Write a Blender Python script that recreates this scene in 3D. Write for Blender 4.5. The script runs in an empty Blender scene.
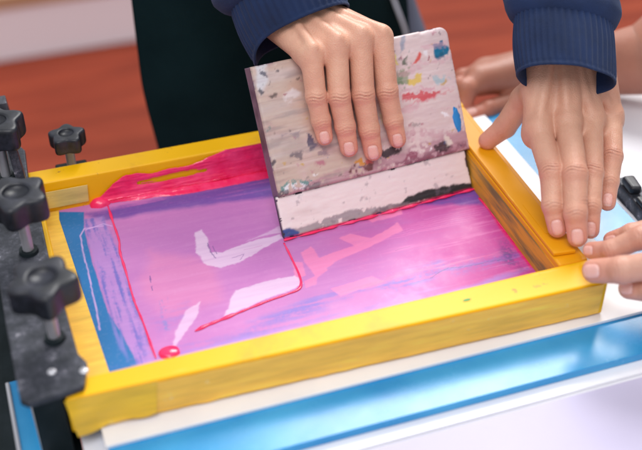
import bpy, bmesh, math, random
import numpy as np
from mathutils import Vector, noise as mnoise
random.seed(7)
rng = np.random.default_rng(7)
SC = bpy.context.scene
COL = SC.collection
S = 0.88
# ------------------------------------------------------------------ camera model (solved from the frame's corners)
F = 1059.34
CAM = np.array([.0013, -.5768, .6276]) * S
def rot(e):
    x, y, z = e
    cx, sx, cy, sy, cz, sz = np.cos(x), np.sin(x), np.cos(y), np.sin(y), np.cos(z), np.sin(z)
    return (np.array([[cz,-sz,0],[sz,cz,0],[0,0,1]]) @ np.array([[cy,0,sy],[0,1,0],[-sy,0,cy]]) @ np.array([[1,0,0],[0,cx,-sx],[0,sx,cx]]))
EUL = (.915, .0016, -.3295)
ROT = rot(EUL)
def ray(u, v):
    return ROT @ np.array([(u-321)/F, -(v-225)/F, -1.])
def at(u, v, z):                      # measured point on a horizontal plane
    d = ray(u, v); return CAM + d*((z-CAM[2])/d[2])
def aty(u, v, y):
    d = ray(u, v); return CAM + d*((y-CAM[1])/d[1])
def on(u, v, P, n, off=0.):           # measured point on a slanted plane
    d = ray(u, v); P = np.array(P) + np.array(n)*off
    return CAM + d*(np.dot(P-CAM, n)/np.dot(d, n))
def V(p): return Vector([float(q) for q in p])
def nrm(v): v = np.asarray(v, float); return v/np.linalg.norm(v)

# ------------------------------------------------------------------ object helpers
def tag(o, label=None, cat=None, group=None, kind=None):
    if label: o['label'] = label
    if cat: o['category'] = cat
    if group: o['group'] = group
    if kind: o['kind'] = kind
    return o
def empty(name, loc=(0,0,0), **k):
    o = bpy.data.objects.new(name, None); COL.objects.link(o); o.location = loc; o.empty_display_size = .02
    return tag(o, **k)
def link(name, me, mat, parent=None, smooth=False):
    o = bpy.data.objects.new(name, me); COL.objects.link(o)
    if mat: me.materials.append(mat)
    if smooth: me.polygons.foreach_set('use_smooth', [True]*len(me.polygons))
    if parent:
        o.parent = parent
        o.location = -Vector(parent.location) if parent.type == 'EMPTY' and parent.rotation_euler.z == 0 else (0,0,0)
    return o
def mesh_np(name, v, f, cols=None):
    me = bpy.data.meshes.new(name)
    v = np.asarray(v, np.float32); f = np.asarray(f, np.int32)
    me.vertices.add(len(v)); me.vertices.foreach_set('co', v.ravel())
    n = f.shape[1]
    me.loops.add(f.size); me.loops.foreach_set('vertex_index', f.ravel())
    me.polygons.add(len(f)); me.polygons.foreach_set('loop_start', np.arange(0, f.size, n, dtype=np.int32))
    me.update(calc_edges=True); me.validate()
    if cols is not None:
        a = me.color_attributes.new('Col', 'FLOAT_COLOR', 'POINT')
        a.data.foreach_set('color', np.asarray(cols, np.float32).ravel())
    return me
def bm_mesh(name, bm):
    me = bpy.data.meshes.new(name); bmesh.ops.recalc_face_normals(bm, faces=bm.faces); bm.to_mesh(me); bm.free(); return me
def prism(name, quad, z0, z1, mat, parent=None, bevel=.0015, seg=3, quad_top=None):
    """solid with a polygon plan (bottom quad, optional other top quad)"""
    bm = bmesh.new()
    qt = quad_top or quad
    b = [bm.verts.new((p[0], p[1], z0)) for p in quad]; t = [bm.verts.new((p[0], p[1], z1)) for p in qt]
    bm.faces.new(b[::-1]); bm.faces.new(t)
    n = len(b)
    for i in range(n): bm.faces.new((b[i], b[(i+1)%n], t[(i+1)%n], t[i]))
    bmesh.ops.recalc_face_normals(bm, faces=bm.faces)
    if bevel: bmesh.ops.bevel(bm, geom=bm.edges[:], offset=bevel, segments=seg, affect='EDGES', profile=.6)
    o = link(name, bm_mesh(name, bm), mat, parent); 
    return o
def box8(name, pts, mat, parent=None, bevel=.0015, seg=3):
    """pts: 4 corners of one face then 4 of the opposite one"""
    bm = bmesh.new(); v = [bm.verts.new(tuple(map(float, p))) for p in pts]
    bm.faces.new(v[:4]); bm.faces.new(v[4:][::-1])
    for i in range(4): bm.faces.new((v[i], v[(i+1)%4], v[4+(i+1)%4], v[4+i]))
    bmesh.ops.recalc_face_normals(bm, faces=bm.faces)
    if bevel: bmesh.ops.bevel(bm, geom=bm.edges[:], offset=bevel, segments=seg, affect='EDGES', profile=.6)
    return link(name, bm_mesh(name, bm), mat, parent)
def grid_faces(nu, nv, closed_u=False):
    i = np.arange(nu if closed_u else nu-1)[:, None]; j = np.arange(nv-1)[None, :]
    i2 = (i+1) % nu
    a = i*nv+j; b = i2*nv+j
    return np.stack([a, b, b+1, a+1], -1).reshape(-1, 4)
def fnoise(P, scale, seed=0, octv=4):
    """value-noise fBm for numpy point arrays (n,3)->(n,) in about -1..1"""
    P = np.asarray(P, float)*scale + seed*17.31
    out = np.zeros(len(P)); amp = 1.; tot = 0
    for o in range(octv):
        q = np.floor(P).astype(np.int64); f = P-q; f = f*f*(3-2*f)
        def h(dx, dy, dz):
            n = (q[:,0]+dx)*374761393 + (q[:,1]+dy)*668265263 + (q[:,2]+dz)*2147483647 + o*97531
            n = (n ^ (n >> 13))*1274126177; n = n ^ (n >> 16)
            return (n & 0xffff)/32767.5-1
        x, y, z = f[:,0], f[:,1], f[:,2]
        c = lambda a, b, t: a+(b-a)*t
        out += amp*c(c(c(h(0,0,0),h(1,0,0),x), c(h(0,1,0),h(1,1,0),x), y), c(c(h(0,0,1),h(1,0,1),x), c(h(0,1,1),h(1,1,1),x), y), z)
        tot += amp; amp *= .5; P = P*2.03+5.1
    return out/tot
def sstep(a, b, x):
    t = np.clip((x-a)/(b-a), 0, 1); return t*t*(3-2*t)
def poly_sd(P, poly):
    """signed distance (n,2) to polygon, negative inside"""
    poly = np.asarray(poly, float)[:, :2]; d = np.full(len(P), 1e9); ins = np.zeros(len(P), bool)
    for i in range(len(poly)):
        a = poly[i]; b = poly[(i+1) % len(poly)]; e = b-a; w = P-a
        t = np.clip((w@e)/(e@e+1e-12), 0, 1); q = w-t[:,None]*e
        d = np.minimum(d, (q*q).sum(1))
        c = ((a[1] > P[:,1]) != (b[1] > P[:,1])); 
        xi = a[0]+(P[:,1]-a[1])/(e[1] if abs(e[1]) > 1e-12 else 1e-12)*e[0]
        ins ^= c & (P[:,0] < xi)
    d = np.sqrt(d); return np.where(ins, -d, d)
def srgb(r, g, b):
    f = lambda c: ((c/255+.055)/1.055)**2.4 if c/255 > .04045 else c/255/12.92
    return (f(r), f(g), f(b))

# ------------------------------------------------------------------ materials
def mat(name, col=(.5,.5,.5), rough=.5, **k):
    m = bpy.data.materials.new(name); m.use_nodes = True
    b = m.node_tree.nodes['Principled BSDF']; b.inputs['Base Color'].default_value = (*col, 1); b.inputs['Roughness'].default_value = rough
    for kk, vv in k.items(): b.inputs[kk.replace('_', ' ')].default_value = vv
    return m
def N(m, t, **k):
    n = m.node_tree.nodes.new(t)
    for a, b in k.items():
        if a.startswith('i_'):
            key = a[2:].replace('_', ' ')
            n.inputs[int(key) if key.isdigit() else key].default_value = b
        else: setattr(n, a, b)
    return n
def L(m, a, b): m.node_tree.links.new(a, b)
def bsdf(m): return m.node_tree.nodes['Principled BSDF']
def coords(m, scale=(1,1,1)):
    g = N(m, 'ShaderNodeNewGeometry'); mp = N(m, 'ShaderNodeMapping'); mp.inputs['Scale'].default_value = scale
    L(m, g.outputs['Position'], mp.inputs['Vector']); return mp.outputs['Vector']
def noise(m, scale, detail=5, rough=.6, vec=None, dist=0.):
    n = N(m, 'ShaderNodeTexNoise'); n.inputs['Scale'].default_value = scale; n.inputs['Detail'].default_value = detail; n.inputs['Roughness'].default_value = rough; n.inputs['Distortion'].default_value = dist
    L(m, vec if vec is not None else coords(m), n.inputs['Vector']); return n.outputs['Fac']
def ramp(m, fac, stops):
    r = N(m, 'ShaderNodeValToRGB'); e = r.color_ramp.elements
    while len(e) < len(stops): e.new(.5)
    for el, (p, c) in zip(e, stops): el.position = p; el.color = (*c, 1) if len(c) == 3 else c
    L(m, fac, r.inputs['Fac']); return r.outputs['Color']
def mix(m, fac, a, b, blend='MIX'):
    n = N(m, 'ShaderNodeMix', data_type='RGBA', blend_type=blend)
    for s, v in ((0, fac), (6, a), (7, b)):
        if hasattr(v, 'links'): L(m, v, n.inputs[s])
        else: n.inputs[s].default_value = v if s == 0 else (*v, 1)
    return n.outputs[2]
def bump(m, h, strength=.3, dist=.001, norm=None):
    b = N(m, 'ShaderNodeBump'); b.inputs['Strength'].default_value = strength; b.inputs['Distance'].default_value = dist
    L(m, h, b.inputs['Height'])
    if norm is not None: L(m, norm, b.inputs['Normal'])
    L(m, b.outputs['Normal'], bsdf(m).inputs['Normal']); return b.outputs['Normal']

Y_TOP = srgb(250, 190, 4)
def yellow_mat(name, axis, base=Y_TOP, worn=.5):
    m = mat(name, base, .42, Specular_IOR_Level=.3)
    st = (6, 60, 60) if axis == 'x' else (60, 6, 60)
    v = coords(m, st)
    g = noise(m, 1.6, 6, .65, v)
    c1 = ramp(m, noise(m, 5, 4), [(.3, tuple(x*.86 for x in base)), (.7, base)])
    scr = ramp(m, g, [(.66, (0,0,0)), (.74, (1,1,1))])
    c2 = mix(m, scr, c1, srgb(240, 200, 84))
    spk = ramp(m, noise(m, 55, 5, .7), [(.66, (0,0,0)), (.70, (1,1,1))])
    c3 = mix(m, spk, c2, srgb(180, 128, 50))
    dirt = ramp(m, noise(m, 14, 6, .7, None, .8), [(.56, (0,0,0)), (.74, (.55,.55,.55))])
    c3 = mix(m, dirt, c3, srgb(206, 148, 40))
    L(m, c3, bsdf(m).inputs['Base Color'])
    bump(m, g, .35, .0006)
    return m
M_YX = yellow_mat('yellow_paint_x', 'x'); M_YY = yellow_mat('yellow_paint_y', 'y', srgb(240, 166, 16))
def tape_mat(name, c, alpha=1.):
    m = mat(name, c, .28); g = noise(m, 1.4, 5, .6, coords(m, (12, 90, 120)))
    L(m, ramp(m, g, [(.3, tuple(q*.78 for q in c)), (.55, c), (.75, tuple(min(1, q*1.25) for q in c))]), bsdf(m).inputs['Base Color'])
    src = bsdf(m).inputs['Base Color'].links[0].from_socket
    fl = ramp(m, noise(m, 1.2, 6, .7, coords(m, (60, 60, 140))), [(.64, (0,0,0)), (.69, (.7,.7,.7))])
    L(m, mix(m, fl, src, srgb(236, 220, 170)), bsdf(m).inputs['Base Color'])
    bump(m, g, .5, .0008); return m
M_TAN = tape_mat('tan_packing_tape', srgb(252, 194, 72)); M_PALE = tape_mat('pale_yellow_tape', srgb(248, 204, 84)); M_WTAPE = tape_mat('cloudy_tape', srgb(226, 204, 120))
M_GREY_IN = mat('shaded_inner_wood', srgb(96, 92, 62), .6)  # right bar's inner face, shade put into the colour
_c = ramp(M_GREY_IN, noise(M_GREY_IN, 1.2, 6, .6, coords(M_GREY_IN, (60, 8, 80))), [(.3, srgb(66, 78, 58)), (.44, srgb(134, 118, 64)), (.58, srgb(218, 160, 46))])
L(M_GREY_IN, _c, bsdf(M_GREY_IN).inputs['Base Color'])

def vcol_mat(name, rough=.35, **k):
    m = mat(name, (.5,.5,.5), rough, **k); a = N(m, 'ShaderNodeVertexColor', layer_name='Col'); L(m, a.outputs['Color'], bsdf(m).inputs['Base Color']); return m, a

# ink
M_INK = mat('pink_ink', srgb(236, 30, 84), .22, Coat_Weight=.15)
L(M_INK, ramp(M_INK, noise(M_INK, 40, 3), [(.35, srgb(246, 30, 96)), (.7, srgb(255, 72, 130))]), bsdf(M_INK).inputs['Base Color'])
bump(M_INK, noise(M_INK, 90, 3), .15, .0006)

# black plastic/metal
M_KNOB = mat('black_knob_plastic', srgb(46, 48, 60), .42)
L(M_KNOB, ramp(M_KNOB, noise(M_KNOB, 60, 6, .7), [(.45, srgb(22, 25, 33)), (.66, srgb(44, 46, 58)), (.78, srgb(110, 104, 122))]), bsdf(M_KNOB).inputs['Base Color'])
bump(M_KNOB, noise(M_KNOB, 900, 2), .15, .0003)
M_PLATE = mat('ink_spattered_grey_steel', srgb(80, 82, 92), .5, Metallic=.25)
_n = noise(M_PLATE, 70, 8, .78)
L(M_PLATE, ramp(M_PLATE, _n, [(.35, srgb(34, 38, 46)), (.5, srgb(56, 59, 68)), (.6, srgb(84, 85, 96)), (.68, srgb(170, 168, 178))]), bsdf(M_PLATE).inputs['Base Color'])
L(M_PLATE, ramp(M_PLATE, noise(M_PLATE, 80, 3), [(.3, (.3,)*3), (.7, (.65,)*3)]), bsdf(M_PLATE).inputs['Roughness'])
bump(M_PLATE, _n, .3, .0008)
M_BLACK = mat('black_press_metal', srgb(14, 28, 32), .6, Specular_IOR_Level=.3)
L(M_BLACK, ramp(M_BLACK, noise(M_BLACK, 30, 6), [(.4, srgb(4, 20, 24)), (.8, srgb(30, 40, 46))]), bsdf(M_BLACK).inputs['Base Color'])
M_STEEL = mat('threaded_steel', srgb(205, 205, 212), .38, Metallic=.55)

# board, paper, floor
M_WHITE = mat('white_laminate', srgb(240, 240, 246), .35)
L(M_WHITE, ramp(M_WHITE, noise(M_WHITE, 8, 4), [(.3, srgb(232, 232, 240)), (.7, srgb(246, 246, 250))]), bsdf(M_WHITE).inputs['Base Color'])
M_LAV = mat('lavender_paper', srgb(218, 212, 232), .8, Specular_IOR_Level=.1)
L(M_LAV, ramp(M_LAV, noise(M_LAV, 5, 5), [(.3, srgb(192, 186, 212)), (.7, srgb(202, 197, 221))]), bsdf(M_LAV).inputs['Base Color'])
bump(M_LAV, noise(M_LAV, 700, 2), .06, .0003)
M_BLUE = mat('glossy_blue_board', srgb(20, 142, 205), .12, Specular_IOR_Level=.38, Coat_Weight=.15, Coat_Roughness=.2)
_bn = noise(M_BLUE, 11, 6, .6)
L(M_BLUE, ramp(M_BLUE, _bn, [(.3, srgb(22, 134, 198)), (.7, srgb(60, 160, 214))]), bsdf(M_BLUE).inputs['Base Color'])
L(M_BLUE, ramp(M_BLUE, noise(M_BLUE, 26, 6, .7), [(.35, (.2,)*3), (.7, (.3,)*3)]), bsdf(M_BLUE).inputs['Roughness'])
bump(M_BLUE, noise(M_BLUE, 60, 4), .05, .001)

# ------------------------------------------------------------------ setting: floor, table
WY = float(at(0, 62, -.80)[1])
m = mat('red_floor', srgb(176, 78, 56), .6, Specular_IOR_Level=.15)
v = coords(m, (1.4, 14, 1)); g = noise(m, 1.3, 6, .6, v)
L(m, ramp(m, g, [(.3, srgb(104, 40, 26)), (.5, srgb(136, 56, 37)), (.75, srgb(166, 78, 50))]), bsdf(m).inputs['Base Color'])
bpy_f = mesh_np('floor', [(-6,-4,-.8),(7,-4,-.8),(7,9,-.8),(-6,9,-.8)], [[0,1,2,3]])
tag(link('floor', bpy_f, m), kind='structure')
# low white plinth with tan top at the back
zt = float(aty(0, 9, WY)[2])
pl = empty('low_wall', (-1, WY, -.8), label='blurred low white wall with a tan top ledge at the back of the red floor', cat='low wall')
prism('wall_panel', [(-3,WY),(.62,WY),(.62,WY+.25),(-3,WY+.25)], -.8, zt, mat('white_painted_board', srgb(252, 248, 254), .5), pl, .004)
mt = mat('tan_wood_ledge', srgb(196, 156, 122), .5)
L(mt, ramp(mt, noise(mt, 1.5, 5, .6, coords(mt, (3, 30, 30))), [(.3, srgb(180, 138, 104)), (.7, srgb(208, 170, 136))]), bsdf(mt).inputs['Base Color'])
prism('ledge', [(-3,WY-.01),(.63,WY-.01),(.63,WY+.5),(-3,WY+.5)], zt+.0005, zt+.04, mt, pl, .004)

T0 = -.014
m = mat('table_laminate', srgb(236, 236, 244), .4)
L(m, ramp(m, noise(m, 4, 4), [(.3, srgb(230, 230, 240)), (.7, srgb(242, 242, 248))]), bsdf(m).inputs['Base Color'])
tab = empty('work_table', (.3, .0, -.8), label='white work table carrying the blue board and the whole screen press', cat='table')
prism('table_top', [(.002,-.62),(1.0,-.62),(1.0,.306),(.002,.306)], T0-.035, T0, m, tab, .002)
for x, y in ((.04,-.56),(.94,-.56),(.04,.26),(.94,.26)):
    prism('leg', [(x-.025,y-.025),(x+.025,y-.025),(x+.025,y+.025),(x-.025,y+.025)], -.8, T0-.0352, mat('table_leg_grey', srgb(120,120,126), .4), tab, .003)
# lavender sheet, white sheet, blue board, white platen sheet
def slab(name, x0, y0, x1, y1, z0, z1, mt, **k):
    o = prism(name, [(x0,y0),(x1,y0),(x1,y1),(x0,y1)], z0, z1, mt, None, .0004, 2); return tag(o, **k)
bx1 = float(at(619, 203, -.003)[0]); bx1 = (bx1+float(at(639, 226, -.003)[0]))/2
wx1 = float(at(508, 142, -.0015)[0])
lv = [at(290, 450, T0+.001), at(642, 364.5, T0+.001)]
yl = float(lv[1][1]); 
slab('paper_sheet', .10, -.50, bx1+.15, -.063, T0+.0003, T0+.0011, M_LAV, label='lavender paper sheet lying on the table along the bottom edge of the photo', cat='paper')
slab('paper_strip', .022, -.0605, bx1+.01, .300, T0+.0004, T0+.0030, M_WHITE, label='white card whose edge shows as a thin strip between blue board and lavender paper', cat='card')
slab('blue_board', .018, -.0495, bx1, .304, -.0106, -.0034, M_BLUE, label='glossy blue board lying beneath the white sheet under the yellow frame', cat='board')
slab('white_sheet', .0165, -.0118, wx1, .302, -.0032, -.0006, M_WHITE, label='white sheet lying on the blue board directly beneath the yellow frame', cat='sheet')

# ------------------------------------------------------------------ screen frame
t = .0373*S
BL, BR_, TR, TL = at(66,400,t), at(609,281,t), at(455,94,t), at(27,172,t)
ZM = .0016
iBL, iTL, iBR, iTR = at(112,375,ZM), at(60,220,ZM), at(536,266,ZM), at(477,194,ZM)
# inner rectangle (plan)
yN = (at(200,352,t)[1]+at(459,287,t)[1]+at(382,306,t)[1])/3      # inner edge of the near bar
yN1, yN0 = at(459,287,t)[1], at(200,352,t)[1]
xL = at(80,365,t)[0]; xL2 = at(50,240,t)[0]
xR0 = .5*(at(548,258,t)[0]+iBR[0]); xR1 = .5*(at(468,146,t)[0]+iTR[0])
yB0 = at(42,184,t)[1]; yB1 = at(180,158,t)[1]
print('inner', yN0, yN1, xL, xL2, xR0, xR1, yB0, yB1, BL, BR_, TR, TL, 'mesh', iBL, iTL, iBR, iTR)
yNn = (yN0+yN1)/2; yBk = (.289+iTR[1])/2 if False else at(260,183,ZM)[1]
yBk = float(at(260,183,ZM)[1]); yBt = float((yB0+yB1)/2); yBk = min(yBk, yBt)
print('yBk', yBk, yBt)
fr = empty('screen_frame', (.2, .14, 0), label='yellow wooden screen printing frame with stained pink and purple mesh', cat='screen frame')
near_q = [BL[:2], BR_[:2], (BR_[0]-.001, yNn), (BL[0], yNn)]
prism('bar', near_q, 0, t, M_YX, fr, .0022)
prism('bar', [(TL[0], yBt+.001), (TR[0], yBt), TR[:2], TL[:2]], 0, t-.0003, M_YX, fr, .0022)
prism('bar', [(BL[0]+.0004, yNn+.0003), (xL, yNn+.0003), (xL2, yBt+.0006), (TL[0]+.0004, yBt+.0006)], 0, t-.0006, M_YX, fr, .0018)
xo0, xo1 = BR_[0]-.001, TR[0]
rb = prism('bar', [(xR0, yNn+.0003), (xo0, yNn+.0003), (xo1-.001, yBt-.0003), (xR1, yBt-.0003)], 0, t-.0004, M_YY, fr, .0018)
# raised slat on top of the right bar, mitred at its near end
e0, e1 = at(548,258,t), at(570,254,t)
sl = [(xR0+.0005, e0[1]), (xR0+.019, e1[1]-.001), (xR1+.021, yBt+.006), (xR1+.0008, yBt+.004)]
prism('slat', sl, t, t+.0036, M_YY, fr, .0012)
prism('tape', [(xR0+.006, yNn+.035),(xR0+.0185,yNn+.03),(xR0+.019,yNn+.07),(xR0+.007,yNn+.075)], t+.0037, t+.0040, M_YY, fr, .0001, 1)
# tape on the near bar's front face, and the sagging flap at its left end
def strip_front(name, x0, x1, ztop, zbot, mtl, seed, off=.0004, rag=.002):
    n = 160; xs = np.linspace(x0, x1, n); vs = []; 
    for i, x in enumerate(xs):
        f = (x-BL[0])/(BR_[0]-BL[0]); y = BL[1]+f*(BR_[1]-BL[1])
        r = rag*mnoise.noise(Vector((x*60, seed, 0)))
        for k in range(9):
            q = k/8; z = ztop+(zbot+r-ztop)*q
            w = off + .0004*mnoise.noise(Vector((x*90, seed, z*60)))+.0002
            vs.append((x, y-w, z))
    vs = np.array(vs); f = grid_faces(n, 9)
    nb = len(vs); back = vs+np.array([0, .0002, 0])
    o = link(name, mesh_np(name, vs, f), mtl, fr, True); return o
strip_front('tape', BL[0]+.003, BR_[0]-.004, t-.0015, .002, M_TAN, 3)
# flap that hangs over the corner
FX = []
nu, nv = 40, 12
for i in range(nu):
    a = i/(nu-1)
    for k in range(nv):
        q = k/(nv-1)
        x = BL[0]-.0012+a*.062*(1-.12*q)+.004*q; f = (x-BL[0])/(BR_[0]-BL[0]); y = BL[1]+f*(BR_[1]-BL[1])-.0012-.0025*q*math.exp(-a*2.2)-.0012*math.sin(a*5+q*3)*q
        z = t+.0002-q*(t+.001-.006*a)-.002*math.sin(a*9)*q
        FX.append((x, y, z))
o = link('tape', mesh_np('tape_flap', FX, grid_faces(nu, nv)), tape_mat('yellow_tape', srgb(240, 190, 40)), fr, True); o['label'] = 'loose yellow tape flap over the near left corner'
q = at(467,300,t); prism('paint_speck', [(q[0]-.0035,q[1]-.001),(q[0]+.001,q[1]-.0014),(q[0]+.0036,q[1]+.0002),(q[0]+.0012,q[1]+.0014),(q[0]-.0025,q[1]+.001)], t+.0001, t+.0004, mat('green_paint', srgb(60,150,60), .5), fr, .0001, 1)
# pale tape stuck over the mesh edge beside the left bar, cloudy tape on the back bar's inner face
prism('tape', [(xL+.0002, yNn+.0005), (iBL[0], yNn+.0005), (iTL[0]-.0005, iTL[1]), (iTL[0]+.001, yBt-.0005), (xL2+.0002, yBt-.0005)], ZM+.0006, ZM+.0012, M_PALE, fr, .0002, 1)
w0, w1, w2, w3 = at(44,196,t*.62), at(88,188,t*.66), at(90,205,t*.2), at(46,213,t*.18)
box8('tape', [(w0[0],yBt-.0002,t*.72),(w1[0],yBt-.0002,t*.72),(w2[0],yBt-.0002,t*.2),(w3[0],yBt-.0002,t*.2),
              (w0[0],yBt-.0008,t*.72),(w1[0],yBt-.0008,t*.72),(w2[0],yBt-.0008,t*.2),(w3[0],yBt-.0008,t*.2)], M_WTAPE, fr, .0001, 1)
# inner face of the right bar: thin skin with its shade painted dark green-grey
def yline(q): return xR0+(xR1-xR0)*q
a, b = yNn+.002, yBt-.002
box8('shade_skin', [(xR0-.0004,a,.003),(xR1-.0004,b,.003),(xR1-.0004,b,t-.004),(xR0-.0004,a,t-.006),(xR0+.0006,a,.003),(xR1+.0006,b,.003),(xR1+.0006,b,t-.004),(xR0+.0006,a,t-.006)], M_GREY_IN, fr, 0)

# the mesh: pigment painted in the plane's own metres
X0, X1, Y0, Y1 = xL-.001, xR0+.003, yNn-.001, yBt+.001
h = .00075
nx, ny = int((X1-X0)/h), int((Y1-Y0)/h)
gx, gy = np.meshgrid(np.linspace(X0, X1, nx), np.linspace(Y0, Y1, ny), indexing='ij')
P = np.stack([gx.ravel(), gy.ravel(), np.full(gx.size, ZM)], 1)
P2 = P[:, :2]
def px(pts, z=ZM): return np.array([at(u, v, z)[:2] for u, v in pts])
def aniso(sx, sy, seed, o=5): return fnoise(np.stack([P[:,0]*sx, P[:,1]*sy, np.zeros(len(P))], 1), 1, seed, o)
warp = np.stack([fnoise(P, 70, 1), fnoise(P, 70, 2)], 1)
fine = np.stack([fnoise(P, 320, 3), fnoise(P, 320, 4)], 1)
streakx = aniso(26, 330, 5); streaky = aniso(330, 26, 6); blot = fnoise(P, 28, 7, 5); grain = fnoise(P, 500, 8, 3)
C3 = lambda *c: np.array(srgb(*c))
col = np.tile(C3(196, 124, 192), (len(P), 1))
def lay(mask, c, a=1.):
    global col
    m_ = np.clip(mask*a, 0, 1)[:, None]; col = col*(1-m_)+(np.asarray(c) if np.ndim(c) > 1 else C3(*c))*m_
def region(pts, soft=.0006, wamp=.0012, famp=.0006, z=ZM):
    d = poly_sd(P2+warp*wamp+fine*famp, px(pts, z)); return sstep(soft, -soft, d)
# pinker field in the middle, lilac left, magenta right
lay(sstep(-.2, .6, blot), (206, 132, 198), .7)
xx = (P[:,0]-X0)/(X1-X0); yy = (P[:,1]-Y0)/(Y1-Y0)
lay(sstep(.5, .95, xx+.12*blot+.05*streakx), (202, 66, 156), .85)
lay(sstep(.62, .8, xx)*sstep(.1, .5, streakx), (226, 120, 190), .45)
lay(region([(150,250),(215,262),(225,300),(170,320),(140,290)], .008, .006), (232, 140, 184), .5)
# violet band at the back and down the left side, brushed
band = region([(84,214),(283,172),(480,150),(482,205),(400,205),(290,196),(240,200),(140,214),(104,222)], .004, .003)
lay(band*sstep(-.75, .25, streakx+.25*grain+.25), (104, 78, 168), .9)
lay(region([(108,208),(285,174),(286,196),(200,196),(112,214)], .003, .002)*sstep(-.1, .5, streakx), (70, 72, 160), .6)
# lilac margin on the left
lft = region([(83,220),(104,216),(122,262),(140,318),(156,372),(138,374),(112,318),(93,262)], .002, .002)
lay(lft, (176, 138, 212), .75)
lay(lft*sstep(-.15, .45, streaky+.3*grain), (84, 100, 190), .8)
# blue uncoated margin
lay(region([(55,212),(84,212),(84,228),(92,262),(108,312),(122,334),(146,382),(100,392)], .0006, .0008, .0003), (0, 116, 182), .97)
lay(region([(108,312),(122,334),(142,364),(132,368),(112,335)], .002, .003)*sstep(0, .4, streaky), (132, 128, 208), .8)
# pale outline of the coated edge
def line(pts, w, c, a=1., wamp=.001):
    q = px(pts); d = np.full(len(P), 1e9); Q = P2+warp*wamp
    for i in range(len(q)-1):
        e = q[i+1]-q[i]; ww = Q-q[i]; tt = np.clip((ww@e)/(e@e), 0, 1); r = ww-tt[:,None]*e; d = np.minimum(d, np.sqrt((r*r).sum(1)))
    lay(sstep(w, w*.45, d), c, a)
line([(104,226),(84,229),(80,236),(84,256),(93,292),(100,330)], .0009, (214, 176, 236), .75)
line([(86,230),(104,224),(112,226)], .0009, (214, 176, 236), .7)
# blue brush streaks low down
for pts, a in (([(262,318),(330,288),(372,278),(384,286),(330,304),(276,322)], .55), ([(372,284),(440,262),(452,268),(420,284),(384,294)], .8), ([(250,322),(320,300),(330,312),(240,338)], .5), ([(440,264),(520,248),(530,256),(455,276)], .5), ([(112,366),(210,336),(300,322),(380,300),(440,286),(380,306),(200,352)], .45), ([(150,318),(190,302),(188,320),(158,336)], .3)):
    lay(region(pts, .006, .005)*sstep(-.45, .30, streakx+.3*grain), (84, 108, 204), min(1, a*.95))
lay(region([(110,375),(240,338),(350,318),(470,286),(530,268),(470,296),(300,345)], .004, .004), (172, 146, 226), .75)
# coral stencil shapes right of the ink line
co = (238, 136, 188)
for pts in ([(300,252),(311,246),(322,262),(328,270),(318,278),(304,262)], [(318,258),(372,238),(398,222),(402,230),(372,246),(334,262),(326,268)], [(292,262),(302,262),(306,276),(296,280)],
            [(304,282),(318,276),(316,284),(306,288)], [(364,216),(400,208),(402,214),(372,222)], [(330,288),(372,276),(384,282),(340,296)], [(338,238),(350,234),(372,238),(356,246)]):
    lay(region(pts, .0009, .002, .0006), co, .85)
lay(region([(340,292),(400,272),(470,258),(520,246),(522,250),(440,270),(372,288)], .002, .003)*sstep(-.2,.2,streakx), (244, 120, 170), .6)
# white bare stencil shapes left of the ink line
wh = (234, 208, 236)
for pts, a in (([(194,233),(202,230),(206,236),(208,246),(212,252),(222,252),(250,242),(280,234),(283,238),(262,250),(240,262),(222,268),(208,266),(196,252)], .95),
            ([(231,300),(236,290),(262,282),(296,276),(303,284),(292,290),(262,300),(240,310),(224,316)], .95),
            ([(186,310),(202,302),(196,318),(182,338),(170,352),(176,332)], .75), ([(283,232),(262,236),(246,242),(254,238),(280,226)], .6),
            ([(330,200),(300,214),(330,212)], .2)):
    lay(region(pts, .0009, .0022, .0012), wh, a*(.74+.3*np.clip(streakx+.5, 0, 1)*.5))
line([(207,243),(211,252),(216,258)], .0006, (120, 90, 150), .8); line([(213,246),(217,254)], .0005, (120, 90, 150), .7); line([(232,258),(244,254),(240,260)], .0005, (150, 110, 170), .6)
line([(244,250),(262,246)], .0006, (214, 160, 210), .7); line([(150,276),(151,282)], .0007, (110, 80, 150), .8); line([(152,286),(152,290)], .0006, (110, 80, 150), .8)
lay(region([(160,300),(166,298),(170,330),(164,330)], .002, .002)*sstep(-.1, .4, grain+streaky), (120, 130, 200), .7)
# thin crack like lines, dry brush and a dark violet corner patch at the right
line([(430,278),(450,268),(478,264),(500,260)], .0005, (96, 92, 160), .8, .003); line([(395,250),(410,247)], .0005, (150, 70, 140), .6)
for k in range(7):
    a0 = 400+k*7; b0 = 236-k*3.4
    line([(a0-18, b0+4), (a0+60, b0-12)], .0006, (226, 130, 200), .35, .002)
lay(region([(502,234),(524,262),(540,268),(520,270),(500,262)], .006, .005)*sstep(-.2, .3, blot+grain*.4), (70, 60, 130), .7)
# red/pink ink film near right edge and blade line
lay(region([(476,190),(486,192),(538,266),(530,268),(498,226)], .0016, .0014), (230, 30, 110), .8)
lay(sstep(.1,.6,grain)[:]*.05, (236, 200, 230))
lay(np.clip(streakx, 0, 1)*.22*(xx > .1), (232, 176, 224)); lay(np.clip(-streakx, 0, 1)*.22*(xx > .1), (160, 92, 180))
cols = np.concatenate([col, np.ones((len(col), 1))], 1)
m_mesh, a_ = vcol_mat('printed_screen_mesh', .4, Specular_IOR_Level=.32)
M_MESHB = m_mesh
wv = N(m_mesh, 'ShaderNodeTexWave', wave_type='BANDS', bands_direction='X'); wv.inputs['Scale'].default_value = 300; L(m_mesh, coords(m_mesh), wv.inputs['Vector'])
ng = noise(m_mesh, 45, 5, .65)
L(m_mesh, ramp(m_mesh, ng, [(.3, (.3,)*3), (.7, (.45,)*3)]), bsdf(m_mesh).inputs['Roughness'])
bump(m_mesh, ng, .10, .0008)
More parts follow.
